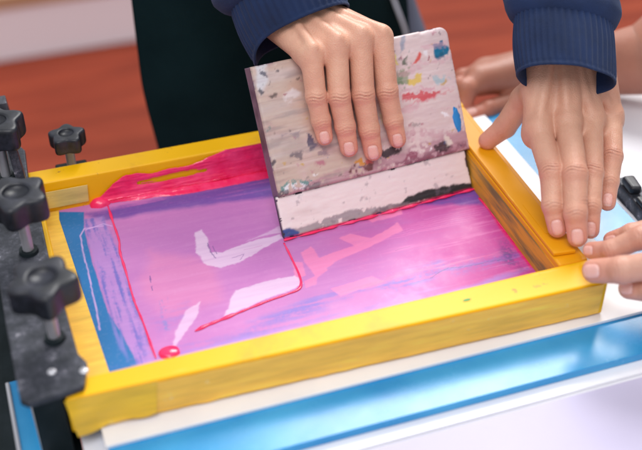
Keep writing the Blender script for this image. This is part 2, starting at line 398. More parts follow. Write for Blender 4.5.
me = mesh_np('mesh', P, grid_faces(nx, ny), cols)
o = link('mesh', me, m_mesh, fr, True)

# ------------------------------------------------------------------ ink: back pool smear, beads, trails (real relief)
def tube(name, pts, radii, mtl, parent=None, nseg=12, flat=1., closed=True, sub=6, wob=0.):
    pts = [np.asarray(p, float) for p in pts]; 
    # catmull-rom resample
    Q, Rr = [], []
    n = len(pts)
    for i in range(n-1):
        p0, p1, p2, p3 = pts[max(i-1,0)], pts[i], pts[i+1], pts[min(i+2,n-1)]
        for k in range(sub):
            s = k/sub; Q.append(.5*((2*p1)+(-p0+p2)*s+(2*p0-5*p1+4*p2-p3)*s*s+(-p0+3*p1-3*p2+p3)*s**3)); Rr.append(radii[i]+(radii[i+1]-radii[i])*s)
    Q.append(pts[-1]); Rr.append(radii[-1])
    Q = np.array(Q); vs = []
    for i, q in enumerate(Q):
        d = nrm(Q[min(i+1,len(Q)-1)]-Q[max(i-1,0)]); up = np.array([0,0,1.]) if abs(d[2]) < .9 else np.array([0,1.,0])
        s = nrm(np.cross(d, up)); u = np.cross(s, d); r = Rr[i]*(1+wob*mnoise.noise(V(q*130)))
        for k in range(nseg):
            a = 2*math.pi*k/nseg; vs.append(q+s*math.cos(a)*r+u*math.sin(a)*r*flat)
    nq = len(Q); f = [[i*nseg+k, i*nseg+(k+1)%nseg, (i+1)*nseg+(k+1)%nseg, (i+1)*nseg+k] for i in range(nq-1) for k in range(nseg)]
    bm = bmesh.new(); bv = [bm.verts.new(tuple(v)) for v in vs]
    for q in f: bm.faces.new([bv[j] for j in q])
    if closed: bm.faces.new(bv[:nseg][::-1]); bm.faces.new(bv[-nseg:])
    return link(name, bm_mesh(name, bm), mtl, parent, True)
zi = ZM+.0006
def trail(name, pts, radii, **k):
    o = tube(name, [at(u, v, zi) for u, v in pts], [q*.78 for q in radii], M_INK, None, 12, .45, True, 8, .7); return tag(o, **k)
trail('ink_trail', [(108,206),(113,222),(119,240),(120,252),(126,272),(134,300),(143,322),(150,342),(156,358)], [.0014,.0010,.0011,.0013,.0010,.0012,.0010,.0010,.0004],
      label='thin pink ink line running down the left side of the mesh', cat='ink')
trail('ink_trail', [(284,243),(291,257),(299,274),(301,284),(297,290),(284,295),(262,303),(240,312),(220,320),(205,326),(195,331)], [.0012,.0009,.001,.0012,.0012,.001,.0012,.0014,.0018,.0022,.0008],
      label='pink ink line curling from the squeegee corner around the white print shape', cat='ink')
def blob(name, c, rx, ry, rz, mtl, seed, parent=None, **k):
    bm = bmesh.new(); bmesh.ops.create_icosphere(bm, subdivisions=5, radius=1)
    for v in bm.verts:
        s = 1+(.3 if seed == 8 else .16)*mnoise.noise(v.co*(2.4 if seed == 8 else 1.6)+Vector((seed,0,0)))
        z = v.co.z; v.co = Vector((v.co.x*rx*s, v.co.y*ry*s, (z*rz if z > 0 else z*rz*.25)))+V(c)
    o = link(name, bm_mesh(name, bm), mtl, parent, True)
    return tag(o, **k)
blob('ink_drop', at(169,353,ZM),   .0080, .0064, .0030, M_INK, 1, label='round pink ink drop on the mesh near the front left corner', cat='ink')
# ink pool: profile runs over the mesh and up the back bar's inner face
def pool():
    xa, xb = float(at(92,200,ZM)[0]), float(at(300,168,ZM)[0])+.14
    ns, nt = 620, 170
    s = np.linspace(xa, xb, ns); w = .013; tt = np.linspace(0, 1, nt); 
    yc = yBt-.0006
    Ltot = w+t*.98
    l = tt*Ltot
    py = np.where(l < w, yc-w+l, yc); pz = np.where(l < w, ZM+.0001, ZM+(l-w))
    ny_ = np.where(l < w, 0., -1.); nz_ = np.where(l < w, 1., 0.)
    # soft corner fillet normal
    k = np.clip((l-(w-.004))/.008, 0, 1); ny_ = -np.sin(k*math.pi/2); nz_ = np.cos(k*math.pi/2)
    Sg, Lg = np.meshgrid(s, l, indexing='ij'); 
    q = np.stack([Sg.ravel()*1., Lg.ravel(), np.zeros(Sg.size)], 1)
    f = (q[:,0]-xa)/(xb-xa)
    n1 = fnoise(q*[1,1.6,1], 60, 21, 5); n2 = fnoise(q*[.35,3,1], 90, 22, 4); n3 = fnoise(q, 260, 23, 3)
    # top outline of the ink up the face: low at the left end, to the top edge at the right
    top = w+.006+.033*sstep(.0, .10, f)*.55+.014*sstep(.28,.42,f)+.004*n1
    lowr = .0016+.0055*sstep(.0,.25,f)*(1)+.0022*n1; lowr = .0105-.0095*sstep(0,.30,f)+.0018*n1
    lowr = np.maximum(lowr, .0002)
    hgt = .0036*np.exp(-((q[:,1]-w+.001)/.0065)**2)*(.75+.5*n2)*(1-.35*f)            # roll in the corner
    hgt += .0007*(n2+.42)*(q[:,1] > w)+.0005*n3*.5
    edge = np.minimum(sstep(0, .0022, q[:,1]-lowr), sstep(0, .0016, top-q[:,1]))*sstep(0, .012, f*(xb-xa))
    H = (hgt+.0005)*edge-.0002
    # bare streak within the smear
    gap = sstep(.18, .02, np.abs(f-.22))*sstep(.006,.0,np.abs(q[:,1]-w-.0135-.004*f))*sstep(-.35,.2,n2)
    H = H-.0016*gap
    L2 = q[:,1]
    pyg = np.interp(L2, l, py); pzg = np.interp(L2, l, pz); nyg = np.interp(L2, l, ny_); nzg = np.interp(L2, l, nz_)
    vs = np.stack([q[:,0], pyg+nyg*H, pzg+nzg*H], 1)
    fc = grid_faces(ns, nt); keep = (H[fc] > -.00005).all(1); fc = fc[keep]
    used = np.unique(fc); mp = -np.ones(len(vs), int); mp[used] = np.arange(len(used))
    o = link('ink_pool', mesh_np('ink_pool', vs[used], mp[fc]), M_INK, None, True)
    return tag(o, label='thick bright pink ink smeared along the inside of the back bar', cat='ink')
pool()
blob('ink_drop', at(100,202,ZM+.002)+np.array([0,.0,-.002]), .009, .0065, .0062, M_INK, 4, label='rounded pink ink lump at the left end of the smear by the back bar', cat='ink')
trail('ink_trail', [(479,198),(490,210),(504,228),(520,248),(534,264)], [.0018,.0014,.0016,.0013,.0015], label='pink ink line along the foot of the right bar inside the frame', cat='ink')

# ------------------------------------------------------------------ squeegee
P0, P1 = at(285,241,ZM+.0005), at(474,190,ZM+.0005)
r0, r1 = ray(254,62), ray(450,28)
ss = np.linalg.lstsq(np.array([-r0, r1]).T, P1-P0, rcond=None)[0]
Q0, Q1 = CAM+ss[0]*r0, CAM+ss[1]*r1
e = nrm(P1-P0); u = ((Q0+Q1)-(P0+P1))/2; u = nrm(u-e*(u@e)); n = np.cross(e, u)
if n[1] > 0: n = -n
Wd = np.linalg.norm(P1-P0); 
def sq(a, b, c): return P0+e*a+u*b+n*c           # squeegee coordinates: along, up, out (towards the viewer)
def inv(p): w = p-P0; return np.array([w@e, w@u, w@n])
hb = .5*(inv(on(274,197,P0,n))[1]+inv(on(467,151,P0,n))[1]); ht = .5*(inv(on(254,62,P0,n))[1]+inv(on(450,29,P0,n))[1])
hx0 = inv(on(262,120,P0,n))[0]; hx1 = inv(on(459,95,P0,n))[0]
print('squeegee', Wd, 'hb', hb, 'ht', ht, 'x', hx0, hx1, 'u', u, 'n', n)
sqg = empty('squeegee', V((P0+P1)/2), label='paint-stained wooden squeegee leaning on the mesh under one hand', cat='squeegee')
OUT = .0026; TH = .0205
def painted_board(name, x0, x1, y0, y1, z0, z1, rc, painter, mtl, step=.0009, taper=0.):
    """rounded board in squeegee coordinates: dense front/back faces carrying pigment"""
    # outline as rounded rect
    nx_, ny_ = int((x1-x0)/step), int((y1-y0)/step)
    gx, gy = np.meshgrid(np.linspace(-1,1,nx_), np.linspace(-1,1,ny_), indexing='ij')
    hw, hh = (x1-x0)/2, (y1-y0)/2
    X = gx*hw; Y = gy*hh
    # pull corners into a rounded rectangle
    ax = np.abs(X)-(hw-rc); ay = np.abs(Y)-(hh-rc)
    m_ = (ax > 0) & (ay > 0) & (Y > 0) & (X > 0)
    r_ = np.maximum(np.hypot(ax, ay), 1e-9); mx = np.maximum(ax, ay)
    X = np.where(m_, np.sign(X)*((hw-rc)+ax/r_*mx), X); Y = np.where(m_, np.sign(Y)*((hh-rc)+ay/r_*mx), Y)
    # edge roll-off
    dd = np.minimum.reduce([hw-np.abs(X), hh-np.abs(Y)]); dd = np.where(m_, rc-mx, dd)
    er = .0022; roll = er-np.sqrt(np.maximum(0, er**2-np.maximum(0, er-dd)**2))
    vs = []
    front = np.stack([X.ravel()+(x0+x1)/2, Y.ravel()+(y0+y1)/2, (z1-roll).ravel()], 1)
    relief = fnoise(front*[1,3,1], 160, 31, 4)*.00030+fnoise(front*[.12,3,1], 170, 32, 3)*.00022
    chip = fnoise(front, 90, 33, 4); relief = relief-.0016*sstep(.004, 0, dd.ravel())*sstep(.1, .5, chip)
    front[:,2] += relief
    back = front.copy(); back[:,2] = (z0+roll).ravel()
    f = grid_faces(nx_, ny_); nf = len(front)
    ring = [i*ny_ for i in range(nx_)]+[(nx_-1)*ny_+j for j in range(1, ny_)]+[i*ny_+ny_-1 for i in range(nx_-2, -1, -1)]+[j for j in range(ny_-2, 0, -1)]
    nk = 24 if z1-z0 > .01 else 6; nr_ = len(ring); extra = []
    for k in range(nk):
        ex = front[ring].copy(); ex[:,2] = (z1-er-.0009)+((z0+er)-(z1-er-.0009))*k/(nk-1); extra.append(ex)
    allv = np.concatenate([front, back]+extra)
    rows = [ring]+[[2*nf+k*nr_+i for i in range(nr_)] for k in range(nk)]+[[q+nf for q in ring]]
    side = [[ra_[i], ra_[(i+1)%nr_], rb_[(i+1)%nr_], rb_[i]] for ra_, rb_ in zip(rows[:-1], rows[1:]) for i in range(nr_)]

    c = painter(allv)
    fc = np.concatenate([f, f[:, ::-1]+nf, np.array(side)[:, ::-1]])
    wv_ = P0+allv[:,:1]*e+allv[:,1:2]*u+allv[:,2:3]*n
    me = mesh_np(name, wv_, fc, np.concatenate([c, np.ones((len(c),1))], 1))
    bm = bmesh.new(); bm.from_mesh(me); bmesh.ops.recalc_face_normals(bm, faces=bm.faces); bm.to_mesh(me); bm.free()
    o = link(name, me, mtl, sqg, True); return o
def mixc(c, m_, cc): m_ = np.clip(m_, 0, 1)[:, None]; return c*(1-m_)+C3(*cc)*m_
def spx(pts): return np.array([inv(on(a, b, P0, n, OUT))[:2] for a, b in pts])
def paint_handle(A):
    q = A.copy(); fr_ = A[:,2] > (OUT-TH/2)
    g1 = fnoise(q*[14,120,60], 1, 41, 5); g2 = fnoise(q*[22,260,60], 1, 42, 4); b1 = fnoise(q, 55, 43, 5); b2 = fnoise(q, 150, 44, 4); b3 = fnoise(q, 420, 45, 3)
    c = np.tile(C3(200, 178, 166), (len(A),1))
    c = mixc(c, sstep(-.1,.6,g1)*.5, (228, 212, 214)); c = mixc(c, sstep(.0,.6,-g1)*.4, (176, 150, 142)); c = mixc(c, sstep(.35,.6,g2)*.35, (130, 104, 100))
    c = mixc(c, sstep(.1,.6,b1)*.5, (214, 184, 190)); c = mixc(c, sstep(.0,.5,fnoise(q, 34, 49, 6))*.45, (158, 140, 134)); c = mixc(c, sstep(.05,.5,fnoise(q*[1,2,1], 80, 50, 5))*.35, (178, 138, 146))
    W2 = A[:,:2]+np.stack([b1, b2], 1)*.0050+np.stack([b2, b3], 1)*.0030+np.stack([b3,-b3],1)*.0012
    def R(pts, cc, a=1., soft=.0008, brk=None):
        nonlocal c
        d = poly_sd(W2, spx(pts)); m_ = sstep(soft, -soft, d)*fr_
        if brk is not None: m_ = m_*sstep(brk, brk+.2, b2+.4*b3)
        c = mixc(c, m_*a, cc)
    xn = (A[:,0]-hx0)/(hx1-hx0)
    # right half whiter/pinker, left half bare grey wood
    c = mixc(c, sstep(.35,.75,xn+.1*b1)*.6*fr_, (232, 212, 220))
    c = mixc(c, sstep(.3,.0,xn)*.4*fr_*sstep(-.3,.3,g1), (170, 160, 160))
    # hand's shadow on the wood beside it, painted as a warm tint
    R([(300,62),(312,64),(318,110),(322,150),(300,120),(284,90)], (198, 158, 138), .55, .006)
    # pinkish-mauve lower band
    R([(318,178),(380,158),(466,128),(470,150),(278,200),(300,185)], (176, 128, 146), .75, .003, -.5)
    R([(376,168),(466,140),(467,150),(380,174)], (120, 60, 84), .7, .002, -.2)
    # blue spot top right
    R([(432,46),(440,44),(449,50),(447,57),(440,60),(434,56)], (10, 112, 152), 1); R([(434,54),(442,54),(444,62),(436,62)], (14, 96, 130), .9)
    # reds, greens, yellows
    R([(413,62),(418,55),(420,57),(415,65)], (214, 84, 76), .95); R([(402,96),(414,92),(430,92),(440,90),(438,95),(424,99),(404,100)], (206, 48, 66), .85, .0008, -.5)
    R([(396,112),(420,99),(440,94),(452,92),(430,99),(402,108)], (212, 90, 110), .5)
    R([(392,52),(397,54),(400,66),(395,64)], (222, 204, 90), .8); R([(409,78),(420,76),(422,83),(411,86)], (224, 192, 76), .85); R([(396,72),(410,66),(412,82),(400,88),(396,80)], (120, 144, 104), .7, .0012, -.25)
    R([(404,58),(408,56),(408,64),(404,64)], (58, 84, 60), .8); R([(398,78),(404,74),(408,88),(400,92)], (96, 130, 96), .6, .001, -.2)
    R([(401,36),(407,34),(406,48),(402,50)], (120, 140, 166), .7, .0012, -.4); R([(378,116),(392,106),(400,112),(392,126),(382,122)], (222, 208, 110), .55, .002)
    R([(430,76),(446,76),(450,80),(436,84)], (150, 190, 204), .7, .001, -.3); R([(418,90),(432,86),(436,88),(424,92)], (214, 150, 170), .6)
    # dark blots near the fingertips
    R([(306,134),(314,134),(320,142),(316,150),(308,144)], (70, 66, 96), .9, .001, -.35); R([(316,142),(328,148),(332,156),(320,154)], (120, 100, 120), .6, .001, -.3)
    R([(378,150),(392,146),(404,146),(400,152),(388,158),(380,156)], (48, 34, 44), .95, .0007, -.3); R([(352,166),(362,160),(374,162),(372,170),(358,176),(346,174)], (96, 44, 40), .9, .001, -.3)
    R([(354,162),(362,158),(368,164),(360,168)], (214, 150, 60), .9, .0006); R([(366,158),(374,156),(376,161),(368,163)], (196, 66, 58), .8)
    R([(434,146),(446,140),(452,146),(440,152)], (52, 34, 44), .9, .0008, -.3); R([(444,140),(450,136),(455,141),(449,145)], (226, 214, 206), .9); R([(408,152),(420,150),(418,156),(406,160)], (140, 60, 90), .8, .001, -.3)
    R([(440,112),(446,110),(450,116),(444,120)], (240, 236, 244), .95); R([(396,134),(410,128),(432,130),(460,130),(450,136),(412,138)], (196, 150, 164), .6, .002, -.3)
    # white/teal scrape low left
    R([(278,186),(290,180),(314,180),(312,184),(294,188),(280,192)], (70, 140, 140), .8, .0008, -.3); R([(282,186),(300,184),(310,184),(304,190),(284,192)], (236, 236, 244), .8, .0006, -.4)
    R([(276,192),(318,182),(330,184),(300,190),(276,198)], (70, 60, 80), .8, .0008, -.25)
    R([(258,62),(266,62),(270,78),(262,96),(258,84)], (206, 208, 216), .8, .002); R([(262,68),(268,70),(270,76),(264,76)], (60, 60, 80), .8, .0006, -.2); R([(258,92),(262,86),(266,92),(262,96)], (50, 46, 60), .8)
    R([(282,134),(300,130),(298,138),(284,140)], (140, 128, 140), .6, .001, -.2); R([(290,152),(306,148),(304,156),(290,158)], (80, 72, 90), .7, .001, 0.)
    g3 = fnoise(q*[9,420,60], 1, 47, 4); g4 = fnoise(q*[30,160,60], 1, 48, 5)
    c = mixc(c, sstep(.22,.6,g3)*.26*fr_*sstep(-.3,.3,b1), (134, 112, 108)); c = mixc(c, sstep(.2,.55,-g3)*.2*fr_, (240, 228, 230))
    c = mixc(c, sstep(.12,.5,g4)*sstep(.9,.2,xn)*.55*fr_, (150, 136, 136)); c = mixc(c, sstep(.2,.5,g4+b3*.3)*sstep(.3,.7,xn)*.4*fr_, (214, 158, 176))
    rs = np.random.default_rng(3)
    pal = [(60,54,70),(150,60,80),(90,120,120),(236,232,240),(70,60,60),(196,160,90),(60,90,150),(180,110,130)]
    for k_ in range(95):
        sx_, sy_ = rs.uniform(hx0, hx1), rs.uniform(hb, ht); sz = rs.gamma(1.6, .0007); an = rs.uniform(.5, 2.4)
        dd_ = np.hypot((W2[:,0]-sx_)/an, W2[:,1]-sy_)
        c = mixc(c, sstep(sz, sz*.4, dd_)*rs.uniform(.35,.9)*fr_, pal[rs.integers(0, len(pal))])
    c = mixc(c, sstep(.42,.6,b2*.7+b3*.3)*fr_*.7, (90, 76, 84)); c = mixc(c, sstep(.55,.7,b2)*sstep(.4,.8,xn)*fr_*.5, (170, 70, 100))
    # end grain and edges: purple grey, grimy
    sd = (A[:,2] < OUT-.0028)
    c = np.where(sd[:,None], mixc(np.tile(C3(120, 98, 118), (len(A),1)), sstep(-.1,.5,b1), (72, 58, 80)), c)
    return c
m_h, _ = vcol_mat('stained_wood', .5)
bump(m_h, noise(m_h, 260, 4), .2, .0004)
painted_board('handle', hx0-.0005, hx1, hb, ht, OUT-TH, OUT, .008, paint_handle, m_h)
def paint_blade(A):
    b1 = fnoise(A, 60, 51, 5); b2 = fnoise(A, 170, 52, 4); g1 = fnoise(A*[20,90,10], 1, 53, 4); fr_ = A[:,2] > -.004
    c = np.tile(C3(236, 222, 224), (len(A),1)); c = mixc(c, sstep(0,.6,b1)*.6, (236, 226, 230)); c = mixc(c, sstep(.1,.6,-g1)*.5, (196, 168, 168))
    W2 = A[:,:2]+np.stack([b1, b2], 1)*.002
    def R(pts, cc, a=1., soft=.0008, brk=None):
        nonlocal c
        d = poly_sd(W2, spx(pts)); m_ = sstep(soft, -soft, d)*fr_
        if brk is not None: m_ = m_*sstep(brk, brk+.2, b2)
        c = mixc(c, m_*a, cc)
    R([(285,242),(360,222),(474,190),(475,182),(440,194),(392,206),(352,210),(300,228),(284,232)], (150, 140, 150), .85, .001, -.4)
    R([(400,206),(410,196),(440,187),(462,184),(475,183),(474,190),(440,198)], (28, 34, 40), .98, .0008); R([(372,213),(384,206),(400,204),(412,202),(400,210),(378,216)], (120, 104, 116), .8)
    R([(286,240),(284,230),(292,228),(300,232),(298,238)], (38, 70, 142), .95); R([(300,236),(318,228),(336,224),(330,232),(308,237)], (120, 116, 130), .8, .001, -.3)
    R([(282,240),(278,212),(281,210),(286,238)], (150, 146, 158), .6)
    c = mixc(c, sstep(.0035, .0012, A[:,1]+b2*.0006)*fr_, (232, 20, 96))
    c = mixc(c, sstep(.4,.6,b2)*.4, (110, 100, 116))
    return np.where((A[:,2] < -.0015)[:,None], mixc(np.tile(C3(80, 70, 92), (len(A),1)), sstep(0,.4,b1), (50,44,60)), c)
painted_board('blade', .0003, Wd, .0003, hb+.0008, -.0085, -.0010, .001, paint_blade, m_h, .0009)
# thin dark rebate line between the blade and the wood
o = tube('ink_bead', [sq(a, .0010, .0008) for a in np.linspace(-.001, Wd+.001, 30)], [.0010+.0006*math.sin(i*2.1)+.0003*math.sin(i*5.3) for i in range(30)], M_INK, None, 12, .8, True, 6, .5)
tag(o, label='bright pink bead of ink along the bottom edge of the squeegee blade', cat='ink')
M_BP = mat('blue_paint', srgb(40, 134, 206), .35)
q = on(458,119,P0,n,OUT)
blob('paint_drip', (0,0,0), .0034, .0105, .0012, M_BP, 8, sqg)
pd = bpy.data.objects['paint_drip']; 
from mathutils import Matrix
Mx = Matrix((( e[0],u[0],n[0],q[0]-e[0]*.001),( e[1],u[1],n[1],q[1]-e[1]*.001),( e[2],u[2],n[2],q[2]-e[2]*.001),(0,0,0,1)))
pd.data.transform(Mx)

# ------------------------------------------------------------------ clamps
def star(bm, c, R, hh, lobes=5, depth=.17, nseg=120, rotz=0., tilt=(0,0)):
    prof = [(0,-.5),(.55,-.5),(.62,-.5),(.90,-.49),(.965,-.46),(.99,-.40),(1,-.3),(1,.28),(.99,.36),(.965,.42),(.91,.46),(.8,.475),(.5,.49),(.40,.48),(.385,.43),(.37,.36),(.0,.36)]
    rings = []
    for r, z in prof:
        if r == 0: rings.append([bm.verts.new((c[0], c[1], c[2]+z*hh))]); continue
        rg = []
        for k in range(nseg):
            a = 2*math.pi*k/nseg; w = max(0, min(1, (r-.45)/.35)); lo = 1-depth*w*(.5-.5*math.cos(lobes*(a-rotz)))**.9*1.75
            x, y = R*r*lo*math.cos(a), R*r*lo*math.sin(a)
            rg.append(bm.verts.new((c[0]+x, c[1]+y, c[2]+z*hh+tilt[0]*x+tilt[1]*y)))
        rings.append(rg)
    for a, b in zip(rings[:-1], rings[1:]):
        for k in range(nseg):
            k2 = (k+1)%nseg
            if len(a) == 1: bm.faces.new((a[0], b[k2], b[k]))
            elif len(b) == 1: bm.faces.new((a[k], a[k2], b[0]))
            else: bm.faces.new((a[k], a[k2], b[k2], b[k]))
def knob(parent, x, y, zb, zk, R, hh, rz, lobes=5, rr=.0042):
    bm = bmesh.new(); star(bm, (x, y, zk), R, hh, lobes, .15, 120, rz)
    o = link('knob', bm_mesh('knob', bm), M_KNOB, parent, True)
    # threaded rod: stacked ridges
    bm = bmesh.new(); n_ = int((zk-zb)/.0006); rings = []
    for i in range(n_):
        z = zb+i*.0006; r = rr*(1 if i % 2 else .86)
        rings.append([bm.verts.new((x+r*math.cos(2*math.pi*k/20), y+r*math.sin(2*math.pi*k/20), z+.0006*k/20)) for k in range(20)])
    for a, b in zip(rings[:-1], rings[1:]):
        for k in range(20): bm.faces.new((a[k], a[(k+1)%20], b[(k+1)%20], b[k]))
    link('screw', bm_mesh('screw', bm), M_STEEL, o, True)
zp = .045*S
ZB = T0+.0004
cl = empty('hinge_clamp', (-.01, .15, ZB), label='grey ink-spattered steel clamp with three black knobs gripping the frame\'s left bar', cat='clamp')
def A2(u, v, z=zp): return at(u, v, z)[:2]
# top jaw plate: outline measured, two teeth over the yellow bar
outl = [A2(25,150), A2(27,178)+[.001,0], A2(40,215), A2(50,262), A2(70,274), A2(72,287), A2(61,293), A2(78,353), A2(87,362), A2(84,385), A2(65,392), A2(28,403), A2(20,400), A2(8,330)-[.001,0], A2(0,270)-[.002,0], (-.034,.20), (-.034,.33), (-.004,.335)]
prism('jaw_plate', [tuple(p) for p in outl][::-1], zp-.0055, zp, M_PLATE, cl, .0012)
prism('lower_jaw', [(-.025,.01),(BL[0]-.0015,.01),(BL[0]-.0005,.33),(-.025,.33)], -.0337, zp-.0058, M_BLACK, cl, .0012)
# upright lugs between the knobs
for y in (.265, .385*.88):
    box8('lug', [(-.006,y-.012,zp),(.002,y-.012,zp),(.002,y+.012,zp),(-.006,y+.012,zp),(-.008,y-.006,zp+.036),(-.001,y-.006,zp+.036),(-.001,y+.008,zp+.036),(-.008,y+.008,zp+.036)], M_PLATE, cl, .001)
for (u_, v_) in ((55,339),(29,252),(7,178)):
    b = at(u_, v_, zp)
    bm = bmesh.new(); bmesh.ops.create_cone(bm, cap_ends=True, segments=32, radius1=.0075, radius2=.007, depth=.003, matrix=Matrix.Translation((b[0], b[1], zp+.0015))); 
    link('washer', bm_mesh('washer', bm), M_BLACK, cl, False)
    knob(cl, float(b[0]), float(b[1]), zp, .099*S, .0245, .021, .4+b[1]*9)
# bolt head and rivets
for (u_, v_) in ((60,300),(84,371),(22,300),(52,372)):
    b = at(u_, v_, zp); bm = bmesh.new(); bmesh.ops.create_uvsphere(bm, u_segments=24, v_segments=12, radius=.0032, matrix=Matrix.Translation((b[0], b[1], zp+.0002)) @ Matrix.Scale(.5, 4, (0,0,1)))
    link('rivet', bm_mesh('rivet', bm), M_STEEL, cl, True)
# far clamp knob behind the back bar
cb = empty('clamp_knob', (.047, .335, T0), label='black star knob on a steel screw behind the back bar, apart from the clamp row', cat='knob')
b = at(72,166,.02)
prism('base', [(b[0]-.014,b[1]-.012),(b[0]+.014,b[1]-.012),(b[0]+.014,b[1]+.014),(b[0]-.014,b[1]+.014)], T0+.0003, .016, M_BLACK, cb, .002)
for z in (.05,.06,.07,.08):
    d_ = np.array([b[0], b[1], z])-CAM; q_ = ROT.T@d_; print('knob4', z, 321+F*q_[0]/-q_[2], 225-F*q_[1]/-q_[2])
knob(cb, float(b[0]), float(b[1]), .016, .048, .0165, .015, .2)
# press base: blue and grey rails left below
pb = empty('press_base', (-.06, .05, -.05), label='dark press base with blue and grey rails at the lower left corner', cat='press base')
a0, a1 = at(6,378,-.02), at(28,452,-.02)
def rail(name, pA, pB, w, z0, z1, mt_): 
    d = nrm(pB[:2]-pA[:2]); s = np.array([-d[1], d[0]])*w/2; A_ = pA[:2]-d*.0; B_ = pB[:2]+d*.25
    prism(name, [tuple(A_-s), tuple(B_-s), tuple(B_+s), tuple(A_+s)], z0, z1, mt_, pb, .0012)
rail('rail', at(16,380,-.02), at(32,450,-.02), .014, -.032, -.02, M_BLUE)
rail('rail', at(7,382,-.017), at(19,450,-.017), .003, -.032, -.017, M_STEEL)
rail('rail', at(33,405,-.016), at(45,450,-.016), .0045, -.032, -.016, M_STEEL)
prism('base_plate', [(-.30,-.35),(.0015,-.35),(.0015,.36),(-.30,.36)], -.060, -.034, M_BLACK, pb, .002)
for y_ in (-.25, .25): prism('leg', [(-.20,y_),(-.14,y_),(-.14,y_+.06),(-.20,y_+.06)], -.8, -.0602, M_BLACK, pb, .004)
rail('rail', at(0,300,-.02), at(3,335,-.02), .012, -.032, -.021, M_BLUE) if False else None
# small black buckle-like clip at the far right
ck = empty('binder_clip', (.5, .13, 0), label='black worn metal clip lying on the white table at the right edge', cat='clip')
ca, cbb = at(614,182,0), at(640,214,0)
dd = nrm((cbb-ca)[:2]); s_ = np.array([-dd[1], dd[0]])
if s_[0] < 0: s_ = -s_
L0 = np.linalg.norm((cbb-ca)[:2])
pp = lambda a, b: tuple(ca[:2]+dd*a+s_*b)
prism('clip_body', [pp(-.004,.002), pp(L0,.002), pp(L0,.017), pp(-.004,.020)], T0+.0004, .002, M_PLATE, ck, .003)
prism('clip_top', [pp(L0*.1,.003), pp(L0*.5,.0025), pp(L0*.55,.013), pp(L0*.12,.015)], .0022, .0105, M_KNOB, ck, .0038, 5)
prism('clip_top', [pp(L0*.66,.003), pp(L0*.98,.003), pp(L0*.98,.012), pp(L0*.68,.013)], .0022, .007, M_KNOB, ck, .0022, 4)
for k in (): 
    q_ = pp(L0*k, .009); bm = bmesh.new(); bmesh.ops.create_cone(bm, cap_ends=True, segments=24, radius1=.004, radius2=.0035, depth=.003, matrix=Matrix.Translation((q_[0], q_[1], .0097))); link('rivet', bm_mesh('rivet', bm), M_STEEL, ck)

# ------------------------------------------------------------------ implicit bodies
def surface_nets(Fv, o, h):
    s = Fv < 0
    c = [s[i:s.shape[0]-1+i, j:s.shape[1]-1+j, k:s.shape[2]-1+k] for i in (0,1) for j in (0,1) for k in (0,1)]
    anyv = np.logical_or.reduce(c); allv = np.logical_and.reduce(c); mixed = anyv & ~allv
    I = np.argwhere(mixed); vid = -np.ones(mixed.shape, np.int64); vid[tuple(I.T)] = np.arange(len(I))
    acc = np.zeros((len(I), 3)); cnt = np.zeros(len(I))
    corners = np.array([(i,j,k) for i in (0,1) for j in (0,1) for k in (0,1)])
    for a in range(8):
        for ax in range(3):
            if corners[a][ax]: continue
            bc = corners[a].copy(); bc[ax] = 1
            fa = Fv[tuple((I+corners[a]).T)]; fb = Fv[tuple((I+bc).T)]
            cr = (fa < 0) != (fb < 0); tt = np.where(cr, fa/np.where(cr, fa-fb, 1), 0)
            p = corners[a]+np.outer(tt, bc-corners[a]); acc += p*cr[:,None]; cnt += cr
    Vt = (I+acc/cnt[:,None])*h+o
    faces = []
    for ax in range(3):
        sl0 = [slice(None)]*3; sl1 = [slice(None)]*3; sl0[ax] = slice(0,-1); sl1[ax] = slice(1,None)
        s0, s1 = s[tuple(sl0)], s[tuple(sl1)]; E_ = np.argwhere(s0 != s1)
        b_, c_ = (ax+1)%3, (ax+2)%3
        ok = (E_[:,b_] > 0) & (E_[:,c_] > 0) & (E_[:,b_] < Fv.shape[b_]-1) & (E_[:,c_] < Fv.shape[c_]-1); E_ = E_[ok]
        inside = s[tuple(E_.T)]
        def cell(db, dc): q = E_.copy(); q[:,b_] += db; q[:,c_] += dc; return vid[tuple(q.T)]
        q = np.stack([cell(-1,-1), cell(0,-1), cell(0,0), cell(-1,0)], 1); q[~inside] = q[~inside][:, ::-1]
        faces.append(q)
    return Vt, np.concatenate(faces)
def cone_sd(P, a, ra, b, rb, flat=None):
    a = np.asarray(a, float); b = np.asarray(b, float); e_ = b-a; w = P-a
    t_ = np.clip((w@e_)/(e_@e_+1e-12), 0, 1); q = w-t_[:,None]*e_
    if flat is not None: q = q+np.outer(q@flat[0], flat[0])*flat[1]
    return np.sqrt((q*q).sum(1))-(ra+(rb-ra)*t_)
def smin(a, b, k):
    h_ = np.clip(.5+.5*(b-a)/k, 0, 1); return b+(a-b)*h_-k*h_*(1-h_)
def smins(L_, k):
    d = L_[0]
    for x in L_[1:]: d = smin(d, x, k)
    return d
def build_sdf(fn, lo, hi, h, band=.004, coarse=4):
    lo = np.asarray(lo); hi = np.asarray(hi); n_ = (np.ceil((hi-lo)/(h*coarse)).astype(int)+2)
    H = h*coarse
    g = np.stack(np.meshgrid(*[lo[i]+H*np.arange(n_[i]) for i in range(3)], indexing='ij'), -1).reshape(-1, 3)
    Fc = fn(g).reshape(n_)
    N_ = n_*coarse; Ff = np.repeat(np.repeat(np.repeat(Fc, coarse, 0), coarse, 1), coarse, 2).astype(np.float32)
    mask = np.abs(Ff) < (band+H*1.8)
    idx = np.argwhere(mask); 
    for s0 in range(0, len(idx), 400000):
        ii = idx[s0:s0+400000]; Ff[tuple(ii.T)] = fn(lo+ii*h)
    return surface_nets(Ff, lo, h)
